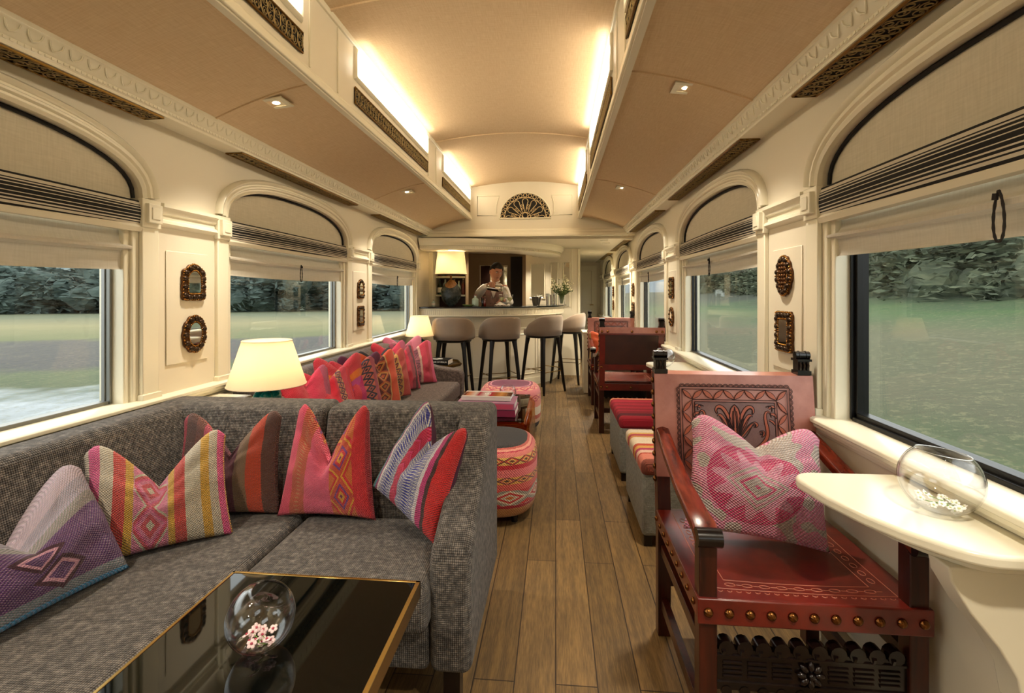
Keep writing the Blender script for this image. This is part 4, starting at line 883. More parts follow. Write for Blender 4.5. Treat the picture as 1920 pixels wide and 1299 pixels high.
    for s in (-1,1):
        for i in range(9): stud((s*(W+.0055),-D+.03+i*.06,.432),'x+' if s>0 else 'x-',.009)
        for i in range(9): 
            zz=.56+i*.045; yy=D-pc/2+(zz-.46)/.49*.058+.008
            stud((s*(W+.001),yy,zz),'x+' if s>0 else 'x-',.011)
    # backrest leather panel, follows the raked posts
    RB=.103; ang=math.atan2(.055,.5); yb=lambda z_: D-pc-.004+(z_-.46)/.49*.060+.002
    m=MB(); 
    pan=[(-W-.002,.60),(W+.002,.60),(W+.004,.948),(-W-.004,.948)]
    def pt(x,z_,d=0): return (x,yb(z_)-d,z_)
    nx,nz=12,8
    m.grid(lambda u,v:pt((2*u-1)*(W+.003),.58+.368*v,.004+.004*math.sin(PI*u)*math.sin(PI*v)),nx,nz,uv=False); m.grid(lambda u,v:(lambda p:(p[0],p[1]+.008,p[2]))(pt((2*u-1)*(W+.003),.58+.368*v)),nx,nz,uv=False)
    m.add([pt(-W-.003,.948,.004),pt(W+.003,.948,.004),(W+.003,yb(.948)+.06,.952),(-W-.003,yb(.948)+.06,.952),(-W-.003,yb(.948)+.06,.90),(W+.003,yb(.948)+.06,.90)],[(0,1,2,3),(3,2,5,4)])
    back=m.build('backrest',LEAB,t,smooth=1,fixn=True)
    # rear face: framed dark leather
    m=MB(); 
    m.add([(-W,yb(.60)+.052,.60),(W,yb(.60)+.052,.60),(W,yb(.9)+.056,.90),(-W,yb(.9)+.056,.90),(-W,yb(.60)+.046,.60),(W,yb(.60)+.046,.60),(W,yb(.9)+.05,.90),(-W,yb(.9)+.05,.90)],[(0,1,2,3),(4,5,6,7),(0,1,5,4),(2,3,7,6)]); m.build('back_lining',LEAD,t)
    m=MB()
    for s in (-1,1): m.add([(s*W,yb(z_)+.058+e,z_) for z_ in (.40,.945) for e in (0,-.008)]+[(s*(W-.05),yb(z_)+.058+e,z_) for z_ in (.40,.945) for e in (0,-.008)],[(0,2,6,4),(1,3,7,5),(0,1,3,2),(4,5,7,6)])
    m.b2((-W,yb(.91)+.050,.885),(W,yb(.91)+.062,.945)); m.b2((-W,yb(.6)+.040,.575),(W,yb(.6)+.062,.62)); m.b2((-W,D-.01,.385),(W,D+.006,.445)); m.build('back_straps',LEA,t)
    for x in (-W+.02,-W+.07,0,W-.07,W-.02): stud((x,yb(.915)+.063,.915),'y+',.012); stud((x,D+.007,.415),'y+',.012)
    for s in (-1,1): stud((s*(W-.02),yb(.60)+.063,.598),'y+',.012)
    # tooled ornament
    H0,H1=.60,.905; X=.195; m=MB(); e=.0105
    def ln(pts,r=.0018,cl=False): m.tube([pt(x,z_,e) for x,z_ in pts],r,4,closed=cl)
    dk=MB(); dk.grid(lambda u,v:pt((2*u-1)*(X-.054),H0+(H1-.054-H0)*v,.0095),10,6,uv=False); 
    def rect(x,z1,r=.0016): ln([(-x,H0),(-x,z1),(x,z1),(x,H0)],r)
    for q in (0,.009,.046,.054): rect(X-q,H1-q)
    n=20
    for i in range(n):
        c=-X+(i+.5)*2*X/n
        for rr in (.0098,.006): ln([(c+rr*math.cos(a),H1+.001+rr*math.sin(a)) for a in [k*PI/6 for k in range(7)]],.0011)
    for s in (-1,1):
        for i in range(15):
            c=H1-.012-i*.0195
            for rr in (.0098,.006): ln([(s*(X+.001+rr*math.sin(a)),c+rr*math.cos(a)) for a in [k*PI/6 for k in range(7)]],.0011)
    lv=MB(); gr=MB()
    def leaf(p,q,wd):
        p=Vector(p);q=Vector(q); d=q-p; nn=Vector((-d.y,d.x)).normalized(); pts=[]
        N=8
        A=[p+d*(k/N)+nn*wd*math.sin(PI*k/N) for k in range(N+1)]; B=[p+d*(k/N)-nn*wd*math.sin(PI*k/N) for k in range(N+1)]
        ln([(v.x,v.y) for v in A],.0011); ln([(v.x,v.y) for v in B],.0011)
        lv.add([pt(v.x,v.y,.0108) for v in A]+[pt(v.x,v.y,.0108) for v in B[1:-1][::-1]],[tuple(range(2*N))])
    k=8; x0=-(X-.046); st=2*(X-.046)/k
    for i in range(k): leaf((x0+i*st,H1-.044 if i%2==0 else H1-.011),(x0+(i+1)*st,H1-.011 if i%2==0 else H1-.044),.008)
    for s in (-1,1):
        leaf((s*(X-.011),H1-.011),(s*(X-.044),H1-.044),.007)
        for i in range(6): 
            a=s*(X-.011); b=s*(X-.044); z1=H1-.05-i*.042; leaf((b if i%2==0 else a,z1),(a if i%2==0 else b,z1-.042),.007)
    # central palmette and side scrolls (mirror symmetric)
    cz=.70
    def mir(pts,r=.002):
        for s in (-1,1): ln([(s*x,z_) for x,z_ in pts],r)
    def bez(p,n=14):
        out=[]
        for i in range(n+1):
            u=i/n; q=[Vector(v) for v in p]
            while len(q)>1: q=[q[j]*(1-u)+q[j+1]*u for j in range(len(q)-1)]
            out.append((q[0].x,q[0].y))
        return out
    lv.add([pt(x,z_,.0108) for x,z_ in [(0,.842),(.012,.826),(.018,.80),(.012,.77),(.006,.735),(-.006,.735),(-.012,.77),(-.018,.80),(-.012,.826)]],[tuple(range(9))])
    def ribbon(p,w_):
        c=bez(p,16); n_=len(c); A=[];B=[]
        for i in range(n_):
            a=Vector(c[max(0,i-1)]); b=Vector(c[min(n_-1,i+1)]); d=(b-a).normalized(); nn=Vector((-d.y,d.x)); q=w_*(math.sin(PI*(.12+.88*i/(n_-1)))**.7)
            A.append(Vector(c[i])+nn*q); B.append(Vector(c[i])-nn*q)
        for s in (-1,1):
            ln([(s*v.x,v.y) for v in A],.0014); ln([(s*v.x,v.y) for v in B],.0014)
            lv.add([pt(s*v.x,v.y,.0106) for v in A]+[pt(s*v.x,v.y,.0106) for v in B],[(i,i+1,n_+i+1,n_+i) for i in range(n_-1)])
    for p,w_ in (([(.006,.735),(.02,.79),(.03,.85),(.062,.85),(.075,.825),(.062,.808)],.007),([(.010,.730),(.03,.765),(.045,.80),(.05,.815),(.062,.80)],.007),([(.008,.722),(.035,.73),(.045,.79),(.085,.795),(.085,.762),(.068,.765)],.006),
        ([(.048,.63),(.05,.68),(.07,.70),(.10,.705),(.135,.72),(.135,.75),(.10,.77),(.09,.80),(.10,.84),(.128,.83),(.128,.80)],.006),([(.085,.70),(.11,.69),(.135,.70),(.14,.66),(.115,.645),(.095,.66),(.10,.68)],.005),([(.004,.70),(.012,.675),(.03,.65),(.045,.67),(.035,.69)],.005),
        ([(.12,.83),(.135,.845),(.142,.83)],.005),([(.124,.81),(.142,.815),(.146,.795)],.005),([(.12,.79),(.138,.785),(.14,.77)],.004),([(.085,.745),(.10,.76),(.105,.735),(.09,.73)],.004)): ribbon(p,w_)
    for p in ([(0,.842),(.022,.83),(.024,.80),(.008,.735)],[(.004,.735),(.01,.78),(.03,.80),(.036,.815),(.034,.78),(.012,.735)],[(.012,.735),(.02,.79),(.04,.84),(.062,.845),(.068,.82),(.06,.812)],[(.016,.735),(.03,.77),(.05,.80),(.055,.80)],
              [(.006,.72),(.04,.74),(.05,.80),(.075,.79),(.08,.76),(.066,.765)],[(.008,.715),(.05,.72),(.055,.78),(.07,.775)],[(0,.835),(.006,.80),(.004,.76)],[(.006,.82),(.012,.79),(.004,.75)],
              [(.012,.70),(.03,.69),(.03,.66),(.05,.66),(.05,.69)],[(.006,.69),(.014,.67),(.02,.65),(.03,.66)],[(.004,.685),(.006,.66),(.012,.66)],
                            [(.085,.75),(.10,.755),(.10,.735),(.085,.74)],[(.09,.70),(.11,.70),(.13,.69),(.13,.66),(.105,.655),(.095,.675)],[(.10,.68),(.12,.67),(.115,.63)],[(.11,.835),(.125,.845),(.135,.838),(.13,.82)]):
        mir(bez(p),.0021)
    ln([(.010*math.cos(a),.708+.012*math.sin(a)) for a in [i*PI/8 for i in range(17)]],.0015)
    dk.build('darker_field',LEADK,back,smooth='all',fixn=True); m.build('tooled_lines',TOOL,back,smooth=1); lv.build('raised_leaves',EMB,back)
    # lower carved stretcher
    m=MB(); y0=-D+.012; n=9; m.b2((-W+pc,y0,.215),(W-pc,y0+.022,.320))
    for i in range(10):
        c=-W+pc+.026+i*(2*W-2*pc-.052)/9; m.tube([(c,y0-.004,.325),(c,y0+.026,.325)],.020,12); m.tube([(c-.008,y0-.005,.323),(c-.008,y0+.0,.31)],.006,6)
        m.tube([(c,y0-.002,.212),(c,y0+.024,.212)],.014,10)
    for zz in (.305,.235): m.tube([(-W+pc,y0,zz),(W-pc,y0,zz)],.0055,6)
    for zz in (.288,.276,.264,.252):
        for s in (-1,1):
            for k in range(3): m.tube([(s*(.045+k*.062),y0-.001,zz),(s*(.045+k*.062+.048),y0-.001,zz)],.0042,6)
    for i in range(8):
        a=PI*i/4; m.ell((.022*math.cos(a),y0-.006,.270+.022*math.sin(a)),(.014,.008,.008),8,6,Matrix.Rotation(-a,3,'Y'))
    m.ell((0,y0-.01,.27),(.009,.009,.009),8,6); m.build('carved_stretcher',BLKW,t,smooth=1)
    MB().b2((-W+pc,D-pc+.008,.18),(W-pc,D-.012,.22)).build('rear_stretcher',CHAIRW,t,bev=.002)
    return t
CG='carved leather armchairs along the right wall'
c1=armchair('armchair','carved oxblood leather armchair nearest the camera with pink knitted cushion',(.652,1.595,0),0,CG)
c2=dup(c1,(.665,4.72,0),PI,'carved leather armchair seen from behind, its dark back toward the camera',CG)
c3=dup(c1,(.675,5.82,0),0,'carved leather armchair farthest away, facing the camera with orange cushion',CG)
pillow('cushion','chunky pink knitted cushion with diamond centre on nearest leather armchair',(.612,1.57,.465),.43,.375,.075,rz=rd(0),lean=rd(20),roll=rd(7),chop=.085,mats=T_KNIT,seed=31)
pillow('cushion','orange and red cushion on the farthest leather armchair',(.60,5.90,.463),.42,.36,.06,rz=rd(5),lean=rd(16),chop=.08,mats=F5,seed=33)
# ---------------------------------------------------------------- white wall tables
def wtable(label,y0,D):
    t=thing('wall_table',label,'table',(.93,y0,0),0,'white wall tables on the right'); m=MB()
    # shape: straight edge at the wall, rounded tongue toward the aisle
    pts=[(.085,-.02*0+.0),(.085,D)]+[(-.18,D-.005)]+arc(-.22,D-.065,.06,PI/2,PI*1.05,8)+[(-.265,D*.60),(-.235,D*.38),(-.20,D*.22)]+arc(-.07,.11,.11,PI*1.22,PI*1.5,6)[0:]+[(.0,.0)]
    pts=[(x,y) for x,y in pts]
    pr=m.prism(pts,'z',.722,.75); m.build('table_top',CREAM2,t,bev=.008,seg=4)
    m=MB(); m.prism([(x*.78+.015,y*.78+.05) for x,y in pts],'z',.690,.722); m.build('apron',CREAM2,t,bev=.003)
    m=MB(); m.prism([(.037,.69),(-.13,.69),(-.125,.66),(-.09,.60),(-.035,.53),(.0,.47),(.012,.40),(.037,.40)],'y',D*.22-.03,D*.22+.03); m.build('bracket',CREAM2,t,bev=.004); return t
wtable('white rounded wall table beside the nearest armchair, in front of right window',1.01,.44)
wtable('white rounded wall table over the striped stools, behind the nearest armchair',3.24,.44)
wtable('white rounded wall table between the two far leather armchairs',5.02,.30)
bowl('glass_bowl','clear glass bowl of white flowers on the nearest white table',(.872,1.20,.7508),.079,math.radians(6),0,('f7f6f0','cdd58a',30,.008,.045),cut=.72,seed=6)
bowl('glass_bowl','clear glass bowl on the second white table, behind the armchair finial',(.735,3.42,.7508),.07,0,0,('f7f6f0','d8dcb0',14,.008,.03),cut=.7,seed=8)
# ---------------------------------------------------------------- square stools
def stool_sq(label,loc,w_,d_,h_,mt):
    t=thing('upholstered_stool',label,'stool',loc,0,None)
    MB().b2((-w_/2,-d_/2,.05),(w_/2,d_/2,h_-.07)).build('body',GREYF,t,bev=.02,seg=3)
    MB().b2((-w_/2-.004,-d_/2-.004,h_-.085),(w_/2+.004,d_/2+.004,h_)).build('striped_top',mt,t,bev=.03,seg=5)
    for x in (-1,1):
        for y in (-1,1): MB().b2((x*(w_/2-.03)-.02,y*(d_/2-.03)-.02,0),(x*(w_/2-.03)+.02,y*(d_/2-.03)+.02,.052)).build('foot',BLKW,t)
    return t
def ystripe(name,stops,period):
    g=G(name); o=g.xyz(g.tc('Object')); f=g.m('FRACT',g.m('ADD',g.m('DIVIDE',o[1],period),.5)); jag=g.m('MULTIPLY',g.noise(g.tc('Object'),160,1),.02)
    c=g.ramp(g.m('ADD',f,jag),stops,'CONSTANT'); wv=g.m('SINE',g.m('MULTIPLY',o[1],1400)); c=g.mix(g.m('MULTIPLY',g.noise(g.tc('Object'),120,2),.3),c,'3a1a14')
    g.set(Base_Color=c,Roughness=.95); g.bump(g.m('ADD',wv,g.noise(g.tc('Object'),200,2)),.5,.003); return g.mat
SQ1=ystripe('cream_rust_striped_weave',[(0,'c8604a'),(.06,'8c4a3c'),(.10,'d8806a'),(.22,'b0402c'),(.25,'e0b8a0'),(.31,'b03a5c'),(.36,'d8a04c'),(.42,'c05038'),(.48,'e6d3b4'),(.66,'d09050'),(.70,'b84a50'),(.76,'e0b060'),(.80,'e6d3b4'),(.90,'8a5a60'),(.93,'c8485c'),(.97,'d89a60')],.66)
SQ2=ystripe('red_wine_striped_weave',[(0,'a01428'),(.1,'5c0c1c'),(.2,'8c1024'),(.3,'a81830'),(.36,'8c1024'),(.42,'b01c34'),(.5,'98142a'),(.58,'b01c34'),(.66,'98142a'),(.74,'b82038'),(.82,'a01428'),(.88,'e0a070'),(.92,'c83a3c'),(.95,'d8a070')],.66)
stool_sq('grey upholstered stool with cream and rust striped top, nearer of the pair',(.675,2.755,0),.50,.58,.43,SQ1)
stool_sq('grey upholstered stool with deep red striped top, farther of the pair',(.675,3.62,0),.50,.62,.43,SQ2)
k=MB().b2((-.31,-.20,0),(.28,.20,.74)); k.b2((-.325,-.215,.74),(.28,.215,.765)); o=k.build('low_cabinet',CREAM2,bev=.004,loc=(.66,6.42,0)); tag(o,'low cream cabinet behind the farthest leather armchair','cabinet')
# ---------------------------------------------------------------- carved gilt mirrors
GILT=M('carved_gilt','6a4320',.38,.75,var=.7,bs=120,bump=.3); LOBE=M('antique_lobe','3a2614',.28,.6,var=.6,bs=150)
def gmirror(kind,label,s,y,z0,z1,wd):
    h=(z1-z0)/2; zc=(z0+z1)/2; t=thing('gilt_mirror',label,'mirror',(wx(s,HW-.0065),y,zc),0,'carved gilt mirrors on the window pillars'); w2=wd/2
    if kind=='oval': sh=lambda a:(math.cos(a),math.sin(a)); n=11
    elif kind=='lozenge': sh=lambda a:(math.cos(a)*(1-.12*abs(math.sin(2*a))),math.sin(a)); n=14
    elif kind=='rect': sh=lambda a:(max(-1,min(1,1.35*math.cos(a))),max(-1,min(1,1.35*math.sin(a)))); n=16
    else:
        def sh(a):
            c,s_=math.cos(a),math.sin(a)
            return (c,s_) if s_>0 and abs(c)<.999 and False else ((max(-1,min(1,1.25*c))*(1-.35*max(0,s_)**3),s_ if s_>0 else max(-1,1.4*s_)))
        n=14
    m=MB(); N=96; pts=[]
    for i in range(N):
        a=2*PI*i/N; u,v=sh(a); k=.93+.07*abs(math.sin(n*a/2)); pts.append((u*w2*k,v*h*k))
    m.prism(pts,'x',0,-s*.012); o=m.build('frame',GILT,t,bev=.002,seg=1,smooth=1)
    lb=MB(); bd=MB()
    for i in range(n):
        a=2*PI*(i+.5)/n; u,v=sh(a); lb.ell((-s*.013,u*w2*.76,v*h*.80),(.009,min(.017,w2*.24),h*.13),10,7)
    for i in range(n*3):
        a=2*PI*i/(n*3); u,v=sh(a); bd.ell((-s*.014,u*w2*.56,v*h*.63),(.004,.0034,.0034),6,5)
        bd.ell((-s*.012,u*w2*.93,v*h*.94),(.005,.0036,.0036),6,5)
    lb.build('lobes',LOBE,t,smooth='all'); bd.build('beading',M('gilt_beads','a87838',.25,.9) if 'gilt_beads' not in bpy.data.materials else bpy.data.materials['gilt_beads'],t,smooth='all')
    if kind!='lozenge':
        m=MB(); m.prism([(sh(2*PI*i/32)[0]*w2*.50,sh(2*PI*i/32)[1]*h*.57) for i in range(32)],'x',-s*.010,-s*.0135); m.build('mirror_glass',MIRR,t)
    else:
        m=MB()
        for i in range(7):
            for j in (-1,0,1): m.ell((-s*.014,j*w2*.3,(-.55+i*.18)*h),(.008,.009,.010),8,6)
        m.build('centre_bosses',GILT,t,smooth='all')
    return t
gm=[(-1,2.18,1.215,1.392,.152,'arch','small arched gilt mirror, upper of the pair left of the ivory table lamp'),(-1,2.185,.966,1.150,.155,'oval','small oval gilt mirror, lower of the pair left of ivory table lamp'),
(-1,4.18,1.203,1.377,.14,'arch','small arched gilt mirror, upper on the second left pillar'),(-1,4.18,.96,1.142,.14,'rect','small rectangular gilt mirror, lower on the second left pillar'),
(1,2.157,1.237,1.412,.15,'lozenge','gilt lozenge ornament mirror, upper on right pillar above the nearest armchair'),(1,2.157,1.003,1.176,.15,'rect','rectangular carved gilt mirror, lower on right pillar above the nearest armchair'),
(1,4.175,1.206,1.387,.14,'rect','rectangular carved gilt mirror, upper on second right pillar'),(1,4.175,.975,1.139,.14,'oval','oval carved gilt mirror, lower on second right pillar'),
(1,6.20,1.21,1.384,.14,'oval','oval carved gilt mirror, upper on third right pillar'),(1,6.20,.968,1.143,.14,'rect','rectangular gilt mirror, lower on third right pillar'),
(1,8.30,1.20,1.37,.14,'rect','rectangular gilt mirror, upper on the farthest right pillar'),(1,8.30,.97,1.14,.14,'oval','oval gilt mirror, lower on the farthest right pillar')]
for s,y,z0,z1,wd,kd,lab in gm: gmirror(kd,lab,s,y,z0,z1,wd)
# ---------------------------------------------------------------- recessed spotlights
SPOT=emis('spot_bulb','ffe2b0',25)
def downlight(label,x,y,z,tilt,power,sq=True,cone=95):
    t=thing('downlight',label,'ceiling light',(x,y,z),0,None); t.rotation_euler=(0,tilt,0)
    m=MB(); a=.058; b=.034
    for p,q in (((-a,-a),(a,-b)),((-a,b),(a,a)),((-a,-b),(-b,b)),((b,-b),(a,b))): m.b2((p[0],p[1],-.004),(q[0],q[1],.003))
    m.build('trim_plate',CREAM2,t,bev=.001,seg=1); MB().b2((-b,-b,.0),(b,b,.004)).build('reflector',M('spot_reflector','e8dcc4',.3) if 'spot_reflector' not in bpy.data.materials else bpy.data.materials['spot_reflector'],t)
    MB().lathe([(1e-6,-.001),(.016,-.001),(.018,.001),(1e-6,.001)],14).build('bulb',SPOT,t,smooth='all')
    light('downlight_beam','SPOT',(x,y,z-.012),power,(1,.88,.70),spot_size=math.radians(cone),spot_blend=1,shadow_soft_size=.04); return t
SPW=62
for i,y in enumerate((.19,2.235,4.30)):
    for s,x in ((-1,-1.33),(1,.575)):
        if i==0: light('downlight_beam','SPOT',(x,y,2.14),SPW,(1,.88,.70),spot_size=2.2,spot_blend=.8,shadow_soft_size=.04); continue
        z=side_prof(s)[4][1]; downlight('square recessed spotlight in the %s sloping ceiling, %s'%(WN[s],'nearer the camera' if i==1 else 'nearer the bar'),x,y,z-.004,-s*-.10,SPW)
for i,y in enumerate((-1.4,)):
    for x in (-1.33,.575): light('downlight_beam','SPOT',(x,y,2.14),SPW,(1,.88,.70),spot_size=2.2,spot_blend=.8,shadow_soft_size=.04)
for lab,x,y in (('round flush light in flat ceiling right of the bar','.65','5.98'),):
    pass
def rdl(label,x,y,z,power):
    t=thing('downlight',label,'ceiling light',(x,y,z)); MB().lathe([(.028,-.002),(.05,-.003),(.052,.002),(.028,.002)],24).build('trim_ring',CREAM2,t,smooth=1); MB().lathe([(1e-6,-.001),(.028,-.001),(.028,.002)],18).build('bulb',SPOT,t); light('downlight_beam','SPOT',(x,y,z-.01),power,(1,.85,.62),spot_size=2.2,spot_blend=.8,shadow_soft_size=.04)
rdl('round spotlight in flat ceiling beside the bar, nearer one',.68,6.75,1.934,50); rdl('round spotlight in the corridor ceiling, farther one',.62,8.35,1.934,60)
rdl('round spotlight in the flat ceiling right of the bar, nearest one',.62,6.42,1.934,60)
rdl('round spotlight under the curved bar soffit by the mirror panel',-.30,7.25,1.799,22); rdl('round spotlight under the curved bar soffit above the stone lamp',-1.42,6.20,1.799,12); rdl('round spotlight above the bartender',-1.0,7.25,1.934,40)
# ---------------------------------------------------------------- the bar
bar=thing('bar_counter','curved cream panelled bar counter with black top and fluted band','bar counter',(-1.0,6.6,0))
def off(p): return [(x+1.0,y-6.6) for x,y in p]
o1=el(1.88,1.50,36); i1=el(1.36,.98,36)
m=MB(); m.prism(off(o1+i1[::-1]),'z',1.062,1.082); m.build('counter_top',M('black_stone_top','0c0a0a',.12),bar,bev=.004,seg=2)
bd_o=el(1.84,1.46,36); m=MB(); m.prism(off(bd_o+el(1.40,1.02,36)[::-1]),'z',.965,1.062); 
fl=MB()
for i in range(118):
    t_=PI/2*(i+.5)/118; x,y=ECX+1.842*math.cos(t_),ECY-1.462*math.sin(t_); nv=Vector((math.cos(t_)/1.842,-math.sin(t_)/1.462,0)).normalized(); fl.bar((x+1,y-6.6,.978),(x+1,y-6.6,1.040),.012,.012,up=nv)
bb=m.build('apron',CREAM,bar,smooth=1); fl.build('fluted_band',CREAM2,bar)
m=MB(); m.prism(off(el(1.855,1.475,36)+el(1.83,1.45,36)[::-1]),'z',1.045,1.060); m.prism(off(el(1.85,1.47,36)+el(1.83,1.45,36)[::-1]),'z',.960,.972); m.build('band_moulding',CREAM2,bar,smooth=1)
m=MB(); m.prism(off(el(1.72,1.34,36)+el(1.66,1.28,36)[::-1]),'z',0,.965); m.build('front',CREAM,bar,smooth=1)
m=MB(); m.prism(off(el(1.735,1.355,36)+el(1.72,1.34,36)[::-1]),'z',0,.10)
for a0,a1 in ((1.46,1.22),(1.18,.90),(.86,.58),(.54,.22)):
    P=lambda t_,z:(ECX+1.724*math.cos(t_)+1,ECY-1.344*math.sin(t_)-6.6,z)
    for z0,z1 in ((.78,.92),(.16,.70)):
        pts=[P(a0+(a1-a0)*k/8,z0) for k in range(9)]+[P(a1+(a0-a1)*k/8,z1) for k in range(9)]; m.tube(pts,.006,5,closed=True)
m.build('panel_moulding',CREAM2,bar,smooth=1)
# ---------------------------------------------------------------- bar stools
g=G('taupe_velvet'); g.set(Base_Color=g.mix(g.m('MULTIPLY',g.noise(g.tc('Object'),25,4),.25),'8f7d6c','6a594b'),Roughness=.85,Sheen_Weight=.4); VEL=g.mat
def stool(label,loc,rz,group='taupe bar stools'):
    t=thing('bar_stool',label,'bar stool',loc,rz,group)   # back is at -y, sitter faces +y
    se=lambda a,rx,ry,e=2.6:(rx*math.copysign(abs(math.cos(a))**(2/e),math.cos(a)),ry*math.copysign(abs(math.sin(a))**(2/e),math.sin(a)))
    def loft(m,rings):
        k=40; vs=[]
        for rx,ry,z,cy in rings: vs+=[(se(2*PI*j/k,rx,ry)[0],se(2*PI*j/k,rx,ry)[1]+cy,z) for j in range(k)]
        n=len(rings); m.add(vs,[(i*k+j,i*k+(j+1)%k,(i+1)*k+(j+1)%k,(i+1)*k+j) for i in range(n-1) for j in range(k)]+[list(range(k))[::-1],[(n-1)*k+j for j in range(k)]])
    m=MB(); loft(m,[(.19,.19,.715,.01),(.215,.205,.722,.01),(.225,.215,.75,.012),(.222,.212,.785,.012),(.205,.195,.805,.012),(.15,.14,.812,.012)]); m.build('seat',VEL,t,smooth='all')
    m=MB(); loft(m,[(.17,.17,.69,.0),(.20,.195,.695,.0),(.205,.20,.716,.0),(.19,.185,.718,.0)]); m.build('seat_frame',STOOLW,t,smooth=1)
    m=MB(); N=36; A=math.radians(108); rings=[]
    for i in range(N+1):
        a=-A+2*A*i/N; tt=a/A; hgt=.245*max(0,(1-abs(tt)**3.2))**.55; dirx,diry=math.sin(a),-math.cos(a)
        ex,ey=se(math.atan2(diry,dirx),1,1,2.5); sec=[]
        for (rr,zz) in ((.205,0),(.228,.0),(.236,.3),(.244,.7),(.240,.92),(.225,1.0),(.205,.97),(.192,.8),(.186,.3),(.186,0)):
            sec.append((ex*(rr),ey*(rr-.004)+.0,.722+.0+zz*(hgt+.012)))
        rings.append(sec)
    k=len(rings[0]); vs=[p for r_ in rings for p in r_]; m.add(vs,[(i*k+j,i*k+(j+1)%k,(i+1)*k+(j+1)%k,(i+1)*k+j) for i in range(N) for j in range(k)]+[list(range(k))[::-1],[N*k+j for j in range(k)]]); m.build('backrest',VEL,t,smooth='all')
    lp=[]
    for sx in (-1,1):
        for sy in (-1,1):
            m=MB(); a=(sx*.135,sy*.13,.70); b=(sx*.205,sy*.20,.0); m.tube([a,(sx*.148,sy*.142,.60),(sx*.19,sy*.185,.12),b],[.032,.024,.019,.014],10); m.build('leg',STOOLW,t,smooth=1)
    m=MB(); z=.27; x=.178; y=.172; m.tube([(-x,-y,z),(x,-y,z)],.005,6); m.build('foot_rail',GOLD,t,smooth=1); MB().tube([(-x,y,z),(x,y,z)],.005,6).build('foot_rail',GOLD,t,smooth=1)
    for s in (-1,1): MB().tube([(s*x,-y,z+.03),(s*x,y,z+.03)],.005,6).build('foot_rail',GOLD,t,smooth=1)
    return t
b1=stool('taupe bar stool farthest left, squarely backing the camera',(-1.18,5.62,0),0)
dup(b1,(-.665,5.80,0),rd(26),'taupe bar stool second from the left, turned slightly')
dup(b1,(-.165,6.28,0),rd(50),'taupe bar stool third from the left, in half profile'); dup(b1,(.175,6.98,0),rd(74),'taupe bar stool farthest right, beside the corridor')
# ---------------------------------------------------------------- stone lamp
def stone_mat():
    g=G('dark_carved_stone'); o=g.tc('Object'); n=g.noise(o,9,6,.7); z=g.xyz(o)[2]; x=g.xyz(o)[0]
    patch=g.m('LESS_THAN',g.m('ADD',g.m('POWER',g.m('DIVIDE',x,.075),2),g.m('POWER',g.m('DIVIDE',g.m('SUBTRACT',z,.29),.055),2)),g.m('ADD',g.m('MULTIPLY',n,.8),.6))
    c=g.mix(patch,g.ramp(n,[(.3,'121512'),(.55,'343a36'),(.75,'6a706a')]),g.ramp(n,[(.3,'8a5a34'),(.7,'c08850')])); g.set(Base_Color=c,Roughness=g.ramp(n,[(.4,.12),(.6,.4)])); g.bump(n,.6,.02); return g.mat
STONE=stone_mat()
def stone_body(t):
    bm=bmesh.new(); bmesh.ops.create_icosphere(bm,subdivisions=5,radius=1); m=MB()
    vs=[]
    for v in bm.verts:
        p=v.co; q=1+.10*mn.noise(p*1.5+Vector((3,1,0)))+.04*mn.noise(p*4); zz=p.z*q; wdt=.138*(1-.18*(zz+.1)**2)*(1.0 if zz<0 else 1-.22*zz); vs.append((p.x*q*wdt*1.0,p.y*q*.075,max(.0,.175+zz*.175)))
    m.add(vs,[[v.index for v in f.verts] for f in bm.faces]); bm.free(); m.build('stone_body',STONE,t,smooth='all',fixn=False)
    m=MB(); m.lathe([(.02,.33),(.022,.345),(.012,.35),(.014,.39),(.018,.395),(.006,.40),(.006,.50),(0,.50)],14); m.build('brass_fitting',M('copper_fitting','a5623a',.3,1),t,smooth=1)
lamp('table_lamp','large lamp with white shade and dark carved stone base on the bar',(-1.36,6.30,1.083),.208,.175,.415,.70,stone_body,8)
# ---------------------------------------------------------------- shelves and bottles
sh=thing('bar_shelf','cream bottle shelves behind the stone lamp','shelf',(-1.52,7.05,0))
for z in (1.22,1.485): MB().b2((-.20,-.10,z-.012),(.23,.12,z+.012)).build('shelf_board',CREAM2,sh)
MB().b2((-.20,.12,.60),(.23,.135,1.93)).build('back_panel',M('shelf_back','3a1a12',.5),sh); MB().b2((.225,-.10,1.0),(.235,.12,1.93)).build('side_panel',DIMCREAM,sh)
MB().b2((-.20,-.10,.0),(.23,.12,.96)).build('cupboard',CREAM,sh)
def bottle(label,loc,h,r,glass,labelc=None,capc='1a1412',group=None):
    t=thing('bottle',label,'bottle',loc,0,group); m=MB().lathe([(1e-6,0),(r*.95,0),(r,r*.1),(r,h*.58),(r*.85,h*.66),(r*.36,h*.76),(r*.34,h*.93),(r*.4,h*.935),(r*.4,h*.96),(1e-6,h*.96)],16); m.build('body',glass,t,smooth=1)
    MB().lathe([(r*.42,h*.93),(r*.44,h),(1e-6,h)],12).build('cap',M('cap_'+capc,capc,.4) if 'cap_'+capc not in bpy.data.materials else bpy.data.materials['cap_'+capc],t)
    if labelc: 
        n='paper_'+labelc; MB().lathe([(r*1.02,h*.14),(r*1.02,h*.48)],16).build('paper_label',bpy.data.materials.get(n) or M(n,labelc,.7),t,smooth=1)
    return t
GG=M('green_bottle_glass','0f3a22',.08,Specular_IOR_Level=.8); CGL=M('pale_bottle_glass','b9cfc4',.06,Specular_IOR_Level=.8); RGL=M('amber_red_glass','6a1a10',.1,Specular_IOR_Level=.8); DGL=M('dark_bottle_glass','120c0a',.1,Specular_IOR_Level=.8)
